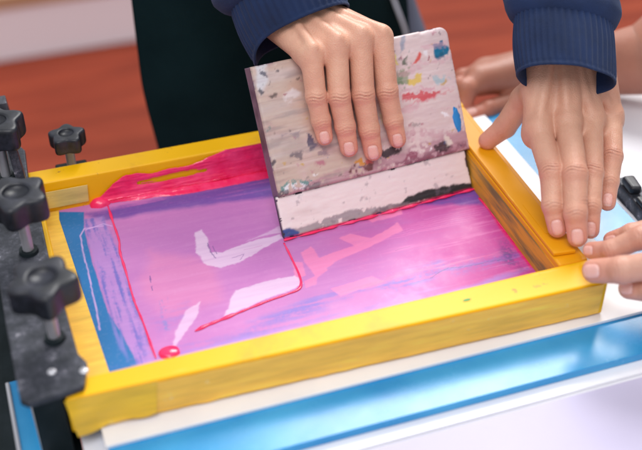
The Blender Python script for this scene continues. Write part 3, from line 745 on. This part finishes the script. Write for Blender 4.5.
def relax(v, f, it=1, lam=.5):
    for _ in range(it):
        acc = np.zeros_like(v); cnt = np.zeros(len(v))
        for k in range(4):
            a, b = f[:,k], f[:,(k+1)%4]; np.add.at(acc, a, v[b]); np.add.at(cnt, a, 1)
        v = v+lam*(acc/np.maximum(cnt,1)[:,None]-v)
    return v
SK = np.array(srgb(213, 162, 138))
class Hand:
    def __init__(s, fingers, palm, tone=SK, wrinkle=1., tendons=(), h=.0008):
        """fingers: list of dict(j=[pts], r=[radii]); palm: list of (a,ra,b,rb)"""
        s.F = fingers; s.palm = palm; s.tone = np.array(tone); s.wr = wrinkle; s.ten = tendons; s.h = h
        for f in s.F:
            j = [np.asarray(p, float) for p in f['j']]; f['j'] = j
            a = nrm(j[-1]-j[-2]); cam = nrm(CAM-j[-1]) if 'dor' not in f else nrm(f['dor'])
            f['a'] = a; f['w'] = nrm(cam-a*(cam@a)); f['s'] = np.cross(a, f['w'])
            f['J'] = []
            for k in range(1, len(j)-1):
                a2 = nrm(j[k+1]-j[k-1]); c2 = nrm(CAM-j[k]) if 'dor' not in f else nrm(f['dor']); w2 = nrm(c2-a2*(c2@a2)); f['J'].append((j[k], a2, w2, np.cross(a2, w2), f['r'][k]))
    def nail(s, P, f):
        w = P-f['j'][-1]; r = f['r'][-1]; Ls = r*1.0
        u_ = w@f['a']; v_ = w@f['s']; d_ = w@f['w']
        uu = (u_+r*.12)/(r*.82); vv = v_/(r*.58)
        q = 1-(np.abs(uu)**3.2+np.abs(vv)**3.2)**(1/3.2)       # >0 inside
        return np.where(d_ > r*.10, q*r*.75, -.01)
    def __call__(s, P):
        fs = []
        for f in s.F:
            j, r = f['j'], f['r']; fl = (f['w'], .14)
            seg = [cone_sd(P, j[k], r[k], j[k+1], r[k+1], fl if k == len(j)-2 else None) for k in range(len(j)-1)]
            d = smins(seg, .0022)
            for (c, a2, w2, s2, rr) in f['J']:
                bmp = np.sqrt(((P-c-w2*rr*.22)**2).sum(1))-rr*.90; d = smin(d, bmp, .003)
            nd = s.nail(P, f)
            d = d - .00035*sstep(0, .0012, nd) + .00045*np.exp(-(nd/.0005)**2)
            # lift the free edge of the nail
            fs.append(d)
        d = fs[0]
        for x in fs[1:]: d = smin(d, x, .0012)
        if s.palm:
            p = smins([cone_sd(P, *q) for q in s.palm], .0075)
            for (a, ra, b, rb) in s.ten: p = smin(p, cone_sd(P, a, ra, b, rb), .0028)
            d = smin(d, p, .0045)
        if s.wr:
            for f in s.F:
                for k, (c, a2, w2, s2, rr) in enumerate(f['J']):
                    if f.get('nowr') and k == 0: continue
                    w = P-c; m_ = (np.abs(w) < .02).all(1)
                    if not m_.any(): continue
                    w = w[m_]; u_ = w@a2; v_ = w@s2; dz = w@w2
                    amp = .00052 if k == (len(f['J'])-2) else .00026
                    if len(f['J']) == 1: amp = .0003
                    per = .0027
                    curve = u_+.0009*np.sin(v_*420+k*2)+v_*v_*22*(1 if u_.mean() > 0 else -1)*.3
                    g = amp*s.wr*np.cos(2*math.pi*curve/per)*np.exp(-(u_/.0033)**2)*sstep(0, rr*.5, dz)*np.exp(-(v_/(rr*.8))**4)
                    d[m_] = d[m_]+g
        return d
    def colors(s, P):
        c = np.tile(s.tone, (len(P), 1)); alpha = np.zeros(len(P))
        b = fnoise(P, 55, 61, 4); c = c*(1+.16*b[:,None]*np.array([.5,1,1])); b2 = fnoise(P, 260, 62, 3)
        c = c*(1+.07*b2[:,None]*np.array([.6,1,1]))
        red = np.array(srgb(206, 126, 108)); 
        for f in s.F:
            for k, (cc, a2, w2, s2, rr) in enumerate(f['J']):
                w = P-cc; g = (.2 if f is s.F[-1] and k == 0 else .8)*np.exp(-((w**2).sum(1))/(rr*1.15)**2)*(.58 if k == len(f['J'])-2 else .34)*sstep(-rr*.5, rr, w@w2)
                c = c*(1-g[:,None])+red*g[:,None]
                u_ = w@a2; v_ = w@s2; dz = w@w2
                cr = np.clip(-np.cos(2*math.pi*(u_+.0009*np.sin(v_*420+k*2))/.0027)*-1, 0, 1)*np.exp(-(u_/.0033)**2)*sstep(0, rr*.5, dz)*np.exp(-(v_/(rr*.8))**4)*(np.abs(w)<.02).all(1)*(.6 if k == len(f['J'])-2 else .3)*s.wr
                c = c*(1-cr[:,None])+np.array(srgb(150, 90, 74))*cr[:,None]
            w = P-f['j'][-1]; r = f['r'][-1]
            g = np.exp(-((w**2).sum(1))/(r*1.9)**2)*.42; c = c*(1-g[:,None])+np.array(srgb(222, 132, 116))*g[:,None]
            nd = s.nail(P, f); m_ = sstep(-.0001, .0006, nd); m_ = np.where((w**2).sum(1) < (r*1.9)**2, m_, 0)
            nc = np.array(srgb(228, 176, 166)); c = c*(1-m_[:,None])+nc*m_[:,None]; alpha = np.maximum(alpha, m_)
            uu = (w@f['a'])/(r*.85)
            tip = m_*sstep(.62, .74, uu+.10); c = c*(1-tip[:,None]*.5)+np.array(srgb(236, 214, 206))*tip[:,None]*.5
            lun = m_*np.exp(-((uu+.98)/.22)**2); c = c*(1-lun[:,None]*.35)+np.array(srgb(236, 206, 204))*lun[:,None]*.35
            bd = np.exp(-((nd+.0003)/.0004)**2)*((w**2).sum(1) < (r*1.7)**2)*(w@f['w'] > r*.1)*.35; c = c*(1-bd[:,None])+np.array(srgb(168, 90, 78))*bd[:,None]
        return np.concatenate([c, alpha[:,None]], 1)
    def bounds(s):
        pts = [p for f in s.F for p in f['j']]+[q[0] for q in s.palm]+[q[2] for q in s.palm]; pts = np.array(pts); return pts.min(0)-.034, pts.max(0)+.034
    def build(s):
        lo, hi = s.bounds(); v, f = build_sdf(s, lo, hi, s.h); v = relax(v, f, 1, .35); return v, f, s.colors(v)
M_SKIN, ac = vcol_mat('skin', .46, Subsurface_Weight=.18, Subsurface_Scale=.004)
bsdf(M_SKIN).inputs['Subsurface Radius'].default_value = (1, .35, .2)
mr = N(M_SKIN, 'ShaderNodeMapRange'); L(M_SKIN, ac.outputs['Alpha'], mr.inputs[0]); mr.inputs[3].default_value = .46; mr.inputs[4].default_value = .24; L(M_SKIN, mr.outputs[0], bsdf(M_SKIN).inputs['Roughness'])
vo = N(M_SKIN, 'ShaderNodeTexVoronoi'); vo.inputs['Scale'].default_value = 900; L(M_SKIN, coords(M_SKIN), vo.inputs['Vector'])
mu = N(M_SKIN, 'ShaderNodeMath', operation='MULTIPLY_ADD'); L(M_SKIN, vo.outputs['Distance'], mu.inputs[0]); mu.inputs[1].default_value = .7; L(M_SKIN, noise(M_SKIN, 300, 5, .65), mu.inputs[2])
bump(M_SKIN, mu.outputs[0], .38, .0008)
def mm(*r): return [x/1000 for x in r]

# --- person A, right hand on the squeegee (fingers down the front, thumb behind)
def sp(u_, v_, off): return on(u_, v_, P0, n, OUT+off)
def dbg(nm, j): print(nm, [round(float(np.linalg.norm(j[k+1]-j[k]))*1000) for k in range(len(j)-1)])
fa = []
for nm, J_, O_, R_ in (
    ('pinky', [(311,54),(316,96),(321,120),(324.5,137)], [.019,.0155,.0095,.0068], mm(9.2,8.5,7.9,7.0)),
    ('ring',  [(336,45),(339,96),(345,126),(349,148)], [.021,.0185,.0115,.0076], mm(9.9,9.2,8.5,7.6)),
    ('middle',[(360,38),(363,94),(369,129),(373,151.5)], [.021,.0185,.0115,.0076], mm(10.1,9.5,8.8,7.9)),
    ('index', [(381,37),(387,91),(393,120),(397.5,139.5)], [.019,.016,.0105,.0074], mm(10.0,9.1,8.2,7.4))):
    j = [sp(a, b, o_) for (a, b), o_ in zip(J_, O_)]; dbg('A-R '+nm, j); fa.append(dict(j=j, r=R_))
back = -n
mc = [f['j'][0] for f in fa]
wrR = np.mean(mc, 0)+nrm(ROT@np.array([-.86,.50,0]))*.044-n*.040+u*.012
wr_a, wr_b = wrR+e*.013, wrR-e*.016
palm = [(mc[0]-n*.004, .0105, wr_b, .0165), (mc[1]-n*.002, .0115, wr_b*.6+wr_a*.4, .0175), (mc[2]-n*.002, .0115, wr_a*.6+wr_b*.4, .0175), (mc[3]-n*.005, .011, wr_a, .0165),
        (mc[0]-n*.009, .0095, mc[1]-n*.009, .010), (mc[1]-n*.009, .010, mc[2]-n*.009, .010), (mc[2]-n*.009, .010, mc[3]-n*.009, .0095)]
elR = wrR+nrm(wrR-np.mean(mc,0)+np.array([-.05,.03,.09]))*.02
arm_dirR = nrm(ROT@np.array([-.48,.87,0])*.9+np.array([0,.25,.25]))
palm.append((wrR, .022, wrR+arm_dirR*.10, .027)); palm.append((wr_a, .017, wr_a+arm_dirR*.10, .024)); palm.append((wr_b, .017, wr_b+arm_dirR*.10, .024))
# thumb behind the handle
th0 = wr_a+(mc[3]-wr_a)*.35-n*.006; thj = [th0, mc[3]-n*.036+u*-.002+e*.012, mc[3]-n*.038-u*.034+e*.020, mc[3]-n*.036-u*.058+e*.022]
fa.append(dict(j=thj, r=mm(13,11,9.8,8.4), dor=-n))
for a, b in ((0,1),(1,2),(2,3)):
    p_, q_ = fa[a]['j'], fa[b]['j']; palm.append((p_[0]+(p_[1]-p_[0])*.10-n*.006, .0045, q_[0]+(q_[1]-q_[0])*.10-n*.006, .0045))
tR = [(mc[k]+n*.0035-u*0+np.array([0,0,.0058]), .0045, wrR+(wr_a-wr_b)*((k-1.5)*.16)+n*.006+np.array([0,0,.0125]), .0034) for k in range(4)]
handR = Hand(fa, palm, SK*1.03, 1.1, tR)

# --- person A, left hand on the right bar
fb = []
for nm, J_, Z_, R_ in (
    ('index', [(538,127),(552,173),(553,205),(557.5,228)], [.090,.077,.060,.0452], mm(10.4,9.6,8.6,7.6)),
    ('middle',[(567,120),(575,175),(575.5,213),(577.5,237)], [.094,.081,.062,.0460], mm(10.6,9.9,8.9,7.8)),
    ('ring',  [(591,116),(592.5,173),(591,206),(590.5,230)], [.088,.072,.056,.0405], mm(9.8,8.6,7.9,7.0)),
    ('pinky', [(611,115),(612.5,157),(609.5,182),(607.5,203)], [.078,.064,.052,.0420], mm(9.4,8.3,7.5,6.6))):
    j = [at(a, b, z_) for (a, b), z_ in zip(J_, Z_)]; dbg('A-L '+nm, j); fb.append(dict(j=j, r=R_))
thb = [at(545,76,.106), at(524,99,.089), at(505,127,.058), at(488,140.5,t+.0105)]; dbg('A-L thumb', thb)
fb.append(dict(j=thb, r=mm(12.5,11,9.8,8.4), dor=np.array([.5,.75,.2])))
m2 = [f['j'][0] for f in fb[:4]]
wL = at(567,46,.133); print('wristL', wL, np.linalg.norm(m2[1]-wL))
sd = nrm(m2[3]-m2[0]); dn = np.array([0,0,-1.])
arm_dirL = nrm(np.array([.30, .78, .56])); dc_ = ROT.T@arm_dirL; AXL = nrm(ROT@np.array([1, -.13, -(dc_[0]-.13*dc_[1])/dc_[2]]))
print('AXL', AXL, sd)
wLa, wLb = wL-AXL*.0262, wL+AXL*.0262
palm2 = [(m2[0]+dn*.002, .011, wLa, .0150), (m2[1]+dn*.0015, .012, wLa*.6+wLb*.4, .0155), (m2[2]+dn*.0015, .0115, wLb*.6+wLa*.4, .0155), (m2[3]+dn*.004, .0108, wLb, .0150),
         (m2[0]+dn*.009, .0105, m2[1]+dn*.009, .0105), (m2[1]+dn*.009, .0105, m2[2]+dn*.009, .0105), (m2[2]+dn*.009, .0105, m2[3]+dn*.009, .010),
         (thb[0], .013, m2[0]+dn*.006, .010), (thb[1], .009, (m2[0]+wLa)/2+dn*.006, .012)]
arm_dirL = nrm(np.array([.30, .78, .56]))
palm2 += [(wLa, .0155, wL-AXL*.015+arm_dirL*.12, .019), (wLb, .0155, wL+AXL*.015+arm_dirL*.12, .019), (wL, .017, wL+arm_dirL*.12, .020)]
for a, b in ((0,1),(1,2),(2,3)):
    p_, q_ = fb[a]['j'], fb[b]['j']; palm2.append((p_[0]+(p_[1]-p_[0])*.12+dn*.006, .0045, q_[0]+(q_[1]-q_[0])*.12+dn*.006, .0045))
wc_ = nrm(CAM-m2[1])
tens = [(m2[k]+wc_*.0092, .0044, wL+AXL*((k-1.5)*.009)+wc_*.0150, .0034) for k in range(4)]+[(m2[k]+wc_*.0038, .0102, m2[k]+wc_*.0030+(wL-m2[k])*.08, .0092) for k in range(4)]
handL = Hand(fb, palm2, SK*.97, 1.3, tens)

# --- person B: right-hand side of the photo, both bare hands
fc_ = []
for nm, J_, Z_, R_ in (
    ('index', [(672,226),(640,238),(612,250),(591,250.5)], [.070,.066,.054,.0440], mm(9.6,8.8,7.6,6.6)),
    ('middle',[(706,258),(660,264),(622,270),(594,271)], [.074,.070,.060,.0500], mm(11.0,10.6,10.0,9.0)),
    ('ring',  [(716,286),(690,292),(652,291),(629,288.5)], [.062,.060,.048,.0400], mm(9.6,9.2,8.8,8.0)),
    ('thumb', [(700,222),(660,228),(632,234),(612,240)], [.060,.056,.050,.040], mm(11.,9.6,8.2,6.8))):
    j = [at(a, b, z_) for (a, b), z_ in zip(J_, Z_)]; dbg('B-R '+nm, j); fc_.append(dict(j=j, r=R_))
wB = at(820,262,.075)
pm = [(f['j'][0], .0115, wB, .020) for f in fc_]+[(fc_[0]['j'][0], .011, fc_[1]['j'][0], .011), (fc_[1]['j'][0], .011, fc_[2]['j'][0], .011)]
elB = np.array([.735, .02, .12]); print('wB', wB)
pm += [(wB, .024, wB+nrm(elB-wB)*.13, .030)]
handBR = Hand(fc_, pm, np.array(srgb(200, 152, 132)), .8, (), .0009)
# back hand: side view, fingers folded over the table end behind the squeegee
yb = .325
kn = [(aty(480,80,yb), aty(466,90,yb-.010), aty(462,108,yb-.018), aty(467,117,yb-.022)),
      (aty(480,78,yb+.014), aty(461,88,yb+.006), aty(456,102,yb-.002), aty(462,112,yb-.004)),
      (aty(486,72,yb+.030), aty(464,80,yb+.024), aty(456,92,yb+.016), aty(462,104,yb+.012)),]
fd = [dict(j=list(k), r=mm(12.0,11.0,9.8,8.6), dor=nrm(np.array([-.9,-.2,.5]))) for k in kn]
tj = [aty(530,92,yb-.012), aty(512,102,yb-.020), aty(488,110,yb-.026), aty(468,116,yb-.030)]
fd.append(dict(j=tj, r=mm(13,10.8,9.4,8.0), dor=np.array([0,-.3,1.])))
for k in kn: dbg('B-L', list(k))
wC = aty(552,68,yb+.004)
pc = [(k[0], .0150, wC, .025) for k in kn]+[(kn[0][0], .012, kn[2][0], .012), (tj[0], .015, wC, .019), (wC, .024, aty(600,66,yb-.02), .030), (aty(600,66,yb-.02), .030, aty(650,58,yb-.045), .037)]
handBL = Hand(fd, pc, np.array(srgb(176, 118, 98)), .4, (), .0012)  # back hand's shadow put into a darker skin tone

def join_parts(name, parts, parent):
    vs, fs, cs, o_ = [], [], [], 0
    for v, f, c in parts: vs.append(v); fs.append(f+o_); cs.append(c); o_ += len(v)
    return link(name, mesh_np(name, np.concatenate(vs), np.concatenate(fs), np.concatenate(cs)), M_SKIN, parent, True)
def coarse_skin(prims, k, tone, h=.004):
    pts = np.array([q[0] for q in prims]+[q[2] for q in prims]); fn = lambda P: smins([cone_sd(P, *q) for q in prims], k)
    v, f = build_sdf(fn, pts.min(0)-.12, pts.max(0)+.12, h, .01, 2); v = relax(v, f, 2)
    return v, f, np.concatenate([np.tile(tone, (len(v),1)), np.zeros((len(v),1))], 1)
pA = empty('person', (.28, .50, -.8), label='person in blue ribbed-cuff sweatshirt and dark apron, working the squeegee and holding the frame', cat='person')
shR, shL = np.array([.10,.50,.50]), np.array([.50,.50,.50])
eR = wrR+arm_dirR*.24; eL = wL+arm_dirL*.25
armprims = [(wrR+arm_dirR*.08, .024, eR, .033), (wL+arm_dirL*.10, .022, eL, .033)]
join_parts('body', [handR.build(), handL.build(), coarse_skin([armprims[0]], .01, SK), coarse_skin([armprims[1]], .01, SK)], pA)
pB = empty('person', (.85, .25, -.8), label='person at the right edge whose bare hands grip both right corners of the yellow frame', cat='person')
sh2 = aty(650,58,yb-.045)
join_parts('body', [handBR.build(), handBL.build(), coarse_skin([(wB+nrm(elB-wB)*.12, .027, elB, .036), (elB, .036, np.array([.90,0,.36]), .045), (np.array([.90,0,.36]), .05, np.array([.92,.32,.36]), .05), (np.array([.93,.16,.1]), .08, np.array([.93,.16,.40]), .07), (np.array([.74,.27,.14]), .040, np.array([.90,.32,.36]), .045), (sh2+np.array([-.002,0,0]), .0355, np.array([.74,.27,.14]), .042)], .01, np.array(srgb(176, 118, 98)))], pB)

# ------------------------------------------------------------------ clothing
M_BLUEC = mat('blue_sweat_fabric', srgb(20, 42, 90), .9, Sheen_Weight=.12)
bsdf(M_BLUEC).inputs['Sheen Tint'].default_value = (.5, .65, 1, 1)
_v = noise(M_BLUEC, 900, 3, .7); _w = noise(M_BLUEC, 30, 4)
L(M_BLUEC, ramp(M_BLUEC, _w, [(.3, srgb(5, 26, 60)), (.7, srgb(12, 38, 80))]), bsdf(M_BLUEC).inputs['Base Color'])
bump(M_BLUEC, _v, .5, .0006)
def sleeve(c0, d, A_ax, ra, rb, cuff_len, parent, ribs=64, body_len=.22, bulge=1.22, skew=0., seed=0., side_droop=None, squash=1.):
    """cuff ring centre c0, direction d up the arm, A_ax = ellipse major axis. Returns cuff + sleeve meshes"""
    d = nrm(d); A_ = nrm(A_ax-d*(A_ax@d)); B_ = np.cross(d, A_)
    nS = 8*ribs
    th = 2*np.pi*np.arange(nS)/nS
    def ring(s_, ka, kb, rib, dr=0., off=0.):
        rr_ = 1+0*th
        X = np.cos(th)*ra*ka; Y = np.sin(th)*rb*kb
        wob = .0012*np.array([mnoise.noise(Vector((math.cos(a)*1.7+seed, math.sin(a)*1.7, s_*30))) for a in th])
        ribv = rib*np.cos(th*ribs+.25*np.sin(th*3)+s_*6)
        nn = np.stack([np.cos(th)/ra, np.sin(th)/rb], 1); nn /= np.linalg.norm(nn, axis=1)[:,None]
        X = X+nn[:,0]*(ribv+wob+off); Y = Y+nn[:,1]*(ribv+wob+off)
        sk = skew*X+ (side_droop(th) if side_droop else 0)*max(0, 1-s_/cuff_len)
        return c0+np.outer(X, A_)+np.outer(Y, B_)+d*s_+np.outer(sk, d)
    R_ = []
    # inner lip then hem then outside
    R_.append(ring(.018, .93, .93, 0)); R_.append(ring(.006, .94, .94, 0)); R_.append(ring(.0008, .955, .955, .0)); R_.append(ring(-.0004, .985, .985, 0)); R_.append(ring(.0006, 1.0, 1.0, .0001)); R_.append(ring(.0022, 1.005, 1.005, .0001)); R_.append(ring(.0034,.985,.985,.0003))
    ns = 34
    for i in range(ns):
        q_ = i/(ns-1); R_.append(ring(.005+q_*(cuff_len-.005), 1.0+.03*math.sin(q_*math.pi), 1.0+.03*math.sin(q_*math.pi), .00055))
    vs = np.concatenate(R_); f = []
    nr = len(R_); ii = np.arange(nr-1)[:,None]*nS; kk = np.arange(nS)[None,:]; k2 = (kk+1)%nS
    fcs = np.stack([ii+kk, ii+k2, ii+nS+k2, ii+nS+kk], -1).reshape(-1,4)
    cuffo = link('cuff', mesh_np('cuff', vs, fcs), M_BLUEC, parent, True)
    # sleeve body with folds
    R2 = []; ns2 = 90; nS2 = 200; th2 = 2*np.pi*np.arange(nS2)/nS2
    for i in range(ns2):
        q_ = i/(ns2-1); s_ = cuff_len-.002+q_*body_len
        g = 1.0 if i == 0 else 1+(bulge-1)*min(1, (q_*body_len/.014))**.6+.15*q_
        if i < 2: g *= .985
        fold = np.array([.0055*mnoise.noise(Vector((math.cos(a)*1.1+seed*2, math.sin(a)*1.1+3, s_*26+.8*math.sin(a+seed))))+.003*mnoise.noise(Vector((math.cos(a)*3+seed, math.sin(a)*3, s_*60))) for a in th2])*min(1, q_*8)
        X = np.cos(th2)*(ra*g+fold); Y = np.sin(th2)*(rb*g+fold)
        R2.append(c0+np.outer(X, A_)+np.outer(Y, B_)+d*(s_ if i else s_+.001)+np.outer(skew*X, d))
    vs2 = np.concatenate(R2); ii = np.arange(ns2-1)[:,None]*nS2; kk = np.arange(nS2)[None,:]; k2 = (kk+1)%nS2
    link('sleeve', mesh_np('sleeve', vs2, np.stack([ii+kk, ii+k2, ii+nS2+k2, ii+nS2+kk], -1).reshape(-1,4)), M_BLUEC, parent, True)
sweat = pA
# left cuff (over the hand on the right bar)
cL = at(566,80,.127)
Aax = AXL*.083; print('cuffL width', np.linalg.norm(Aax))
sleeve(cL, arm_dirL, Aax, np.linalg.norm(Aax)/2*1.03, .0250, .050, sweat, 46, .24, 1.17, .0, 1.3)
# right cuff
AaxR0 = ROT@np.array([.84,.54,0])
cR = wrR-arm_dirR*.022+n*.010+AaxR0*.002; print('cR', cR, wrR)
AaxR = AaxR0
sleeve(cR, arm_dirR, AaxR, .047, .037, .036, sweat, 46, .24, 1.2, .0, 4.2, lambda th: -.014*np.exp(-((np.abs(th-math.pi))/.55)**2))

def sdf_cloth(name, fn, lo, hi, h, mtl, parent):
    v, f = build_sdf(fn, lo, hi, h, .01, 2); v = relax(v, f, 2); return link(name, mesh_np(name, v, f), mtl, parent, True)
M_DENIM = mat('grey_blue_trousers', srgb(86, 96, 118), .85)
bump(M_DENIM, noise(M_DENIM, 500, 3), .3, .0008)
M_APRON = mat('dark_teal_apron', srgb(12, 48, 50), .9, Specular_IOR_Level=.1)
L(M_APRON, ramp(M_APRON, noise(M_APRON, 12, 5), [(.3, srgb(12, 32, 37)), (.7, srgb(20, 42, 47))]), bsdf(M_APRON).inputs['Base Color'])
wn = N(M_APRON, 'ShaderNodeTexWave', wave_type='BANDS', bands_direction='DIAGONAL'); wn.inputs['Scale'].default_value = 260; L(M_APRON, coords(M_APRON), wn.inputs['Vector']); bump(M_APRON, wn.outputs['Fac'], .25, .0005)
xa0, xa1 = float(aty(131,0,.45)[0]), float(aty(433,0,.45)[0]); xm = float(aty(386,0,.45)[0]); print('person x', xa0, xa1, xm)
cx_ = .5*(xa0+xa1)
def trou(P):
    P = P-np.array([.022,0,0]); legs = [cone_sd(P, (cx_-.06,.52,-.05), .095, (cx_-.09,.53,-.42), .068), cone_sd(P, (cx_-.09,.53,-.42), .068, (cx_-.095,.55,-.76), .052),
            cone_sd(P, (cx_+.07,.52,-.05), .094, (cx_+.09,.53,-.42), .068), cone_sd(P, (cx_+.09,.53,-.42), .068, (cx_+.095,.55,-.76), .052),
            cone_sd(P, (cx_-.03,.53,.03), .103, (cx_+.035,.53,.03), .103)]
    return smins(legs, .03)+.004*fnoise(P*[1,1,.7], 14, 71, 3)
sdf_cloth('trousers', trou, (cx_-.26,.34,-.86), (cx_+.26,.72,.16), .007, M_DENIM, pA)
for sx in (-1, 1):
    sdf_cloth('shoe', lambda P: smins([cone_sd(P, (cx_+sx*.095,.56,-.755), .042, (cx_+sx*.11,.42,-.765), .033), cone_sd(P, (cx_+sx*.095,.56,-.70), .04, (cx_+sx*.095,.56,-.75), .04)], .03), (cx_+sx*.1-.09,.34,-.82), (cx_+sx*.1+.09,.64,-.64), .006, M_BLACK, pA)
# apron: hanging cloth in front of the hips
na, nb = 120, 110; vs = []
for i in range(na):
    a = i/(na-1)
    for k in range(nb):
        b_ = k/(nb-1); z = .17-b_*.62
        x0_ = xa0-.0+ .012*sstep(0, 1, np.array((.02-z)/.14)); x1_ = xm+(.03*b_ if True else 0)+ (0.17-z)*.10
        x = x0_+(x1_-x0_)*a
        c_ = (x-cx_)/.17; y = .405+.040*c_*c_+.008*math.sin(a*9+b_*2)*b_+.006*mnoise.noise(Vector((x*14, z*5, 2)))+.012*b_
        vs.append((float(x), float(y), z))
vs = np.array(vs); f = grid_faces(na, nb); 
vb = vs+np.array([0,.0025,0]); ring = [i*nb for i in range(na)]+[(na-1)*nb+j for j in range(1,nb)]+[i*nb+nb-1 for i in range(na-2,-1,-1)]+[j for j in range(nb-2,0,-1)]
sidef = np.array([[ring[i], ring[(i+1)%len(ring)], ring[(i+1)%len(ring)]+len(vs), ring[i]+len(vs)] for i in range(len(ring))])
ap = link('apron', mesh_np('apron', np.concatenate([vs, vb]), np.concatenate([f, f[:, ::-1]+len(vs), sidef])), M_APRON, pA, True)
# pale apron tape hanging at the hip
tube('apron_string', [aty(388,-20,.415), aty(394,0,.413), aty(400,16,.410), aty(406,34,.410), aty(410,60,.41)], [.0035]*5, mat('apron_tape', srgb(150,158,172), .8), pA, 10, .5)
# sweatshirt body of person A above the frame of the photo, person B's clothes to the right
def torsoA(P):
    q = P-np.array([cx_+.03, .57, 0]); r = np.sqrt((q[:,0]/1.15)**2+q[:,1]**2)
    d = np.maximum(r-.125, np.maximum(.16-P[:,2], P[:,2]-.26))
    return d
sdf_cloth('sweatshirt', lambda P: torsoA(P)-.01+.004*fnoise(P, 12, 81, 3), (cx_-.27,.36,.0), (cx_+.27,.74,.30), .008, M_BLUEC, pA)
M_DARKS = mat('charcoal_shirt', srgb(52, 54, 64), .85); bump(M_DARKS, noise(M_DARKS, 400, 3), .3, .001)
def torsoB(P):
    q = P-np.array([.93, .17, 0]); r = np.sqrt(q[:,0]**2+(q[:,1]/1.45)**2); d = np.maximum(r-.12, np.maximum(.0-P[:,2], P[:,2]-.46))-.02
    return smins([d, cone_sd(P, (.91,-.02,.42), .07, (.78,-.0,.16), .052), cone_sd(P, (.91,.34,.42), .07, (.77,.28,.17), .054)], .04)+.004*fnoise(P, 12, 82, 3)
sdf_cloth('shirt', torsoB, (.66,-.20,-.06), (1.14,.52,.56), .008, M_DARKS, pB)
def legsB(P):
    return smins([cone_sd(P, (.95,.10,-.02), .095, (.97,.08,-.42), .068), cone_sd(P, (.97,.08,-.42), .068, (.98,.08,-.75), .05), cone_sd(P, (.95,.25,-.02), .095, (.97,.27,-.42), .068), cone_sd(P, (.97,.27,-.42), .068, (.98,.27,-.75), .05)], .03)
# table ends before these legs
sdf_cloth('trousers', lambda P: legsB(P-np.array([.17,0,0])), (.98,-.1,-.84), (1.28,.42,.1), .009, M_DENIM, pB)

# ------------------------------------------------------------------ light, world, camera
W = bpy.data.worlds.new('World'); SC.world = W; W.use_nodes = True
bg = W.node_tree.nodes['Background']; bg.inputs[0].default_value = (.93, .95, 1.0, 1); bg.inputs[1].default_value = .60
def area(name, loc, target, sx, sy, power, col):
    l = bpy.data.lights.new(name, 'AREA'); l.shape = 'RECTANGLE'; l.size = sx; l.size_y = sy; l.energy = power; l.color = col
    o = bpy.data.objects.new(name, l); COL.objects.link(o); o.location = loc
    o.rotation_euler = (Vector(target)-Vector(loc)).to_track_quat('-Z', 'Y').to_euler(); return o
area('window_light', (1.62, 2.35, 2.75), (.25, .12, 0), 1.5, 1.7, 132, (1, .985, .96))
area('front_fill', (-.3, -.8, 2.1), (.25, .15, 0), 1.2, 1.2, 26, (1, .97, .95))  # added fill lamp at front left, brightens front bar and inner back face

cam = bpy.data.cameras.new('camera'); co_ = bpy.data.objects.new('camera', cam); COL.objects.link(co_)
co_.location = V(CAM); co_.rotation_euler = EUL
cam.sensor_width = 36; cam.lens = 36*F/642; cam.clip_start = .02; cam.clip_end = 100
cam.shift_y = 0
cam.dof.use_dof = True
foc = np.array(at(380,150,.07)); fd_ = -(ROT.T@(foc-CAM))[2]; print('focus', fd_)
cam.dof.focus_distance = float(fd_); cam.dof.aperture_fstop = 3.2; cam.dof.aperture_blades = 7
SC.camera = co_
SC.view_settings.view_transform = 'Standard'; SC.view_settings.look = 'None'; SC.view_settings.exposure = .12; SC.view_settings.gamma = 1
SC.cycles.use_denoising = True
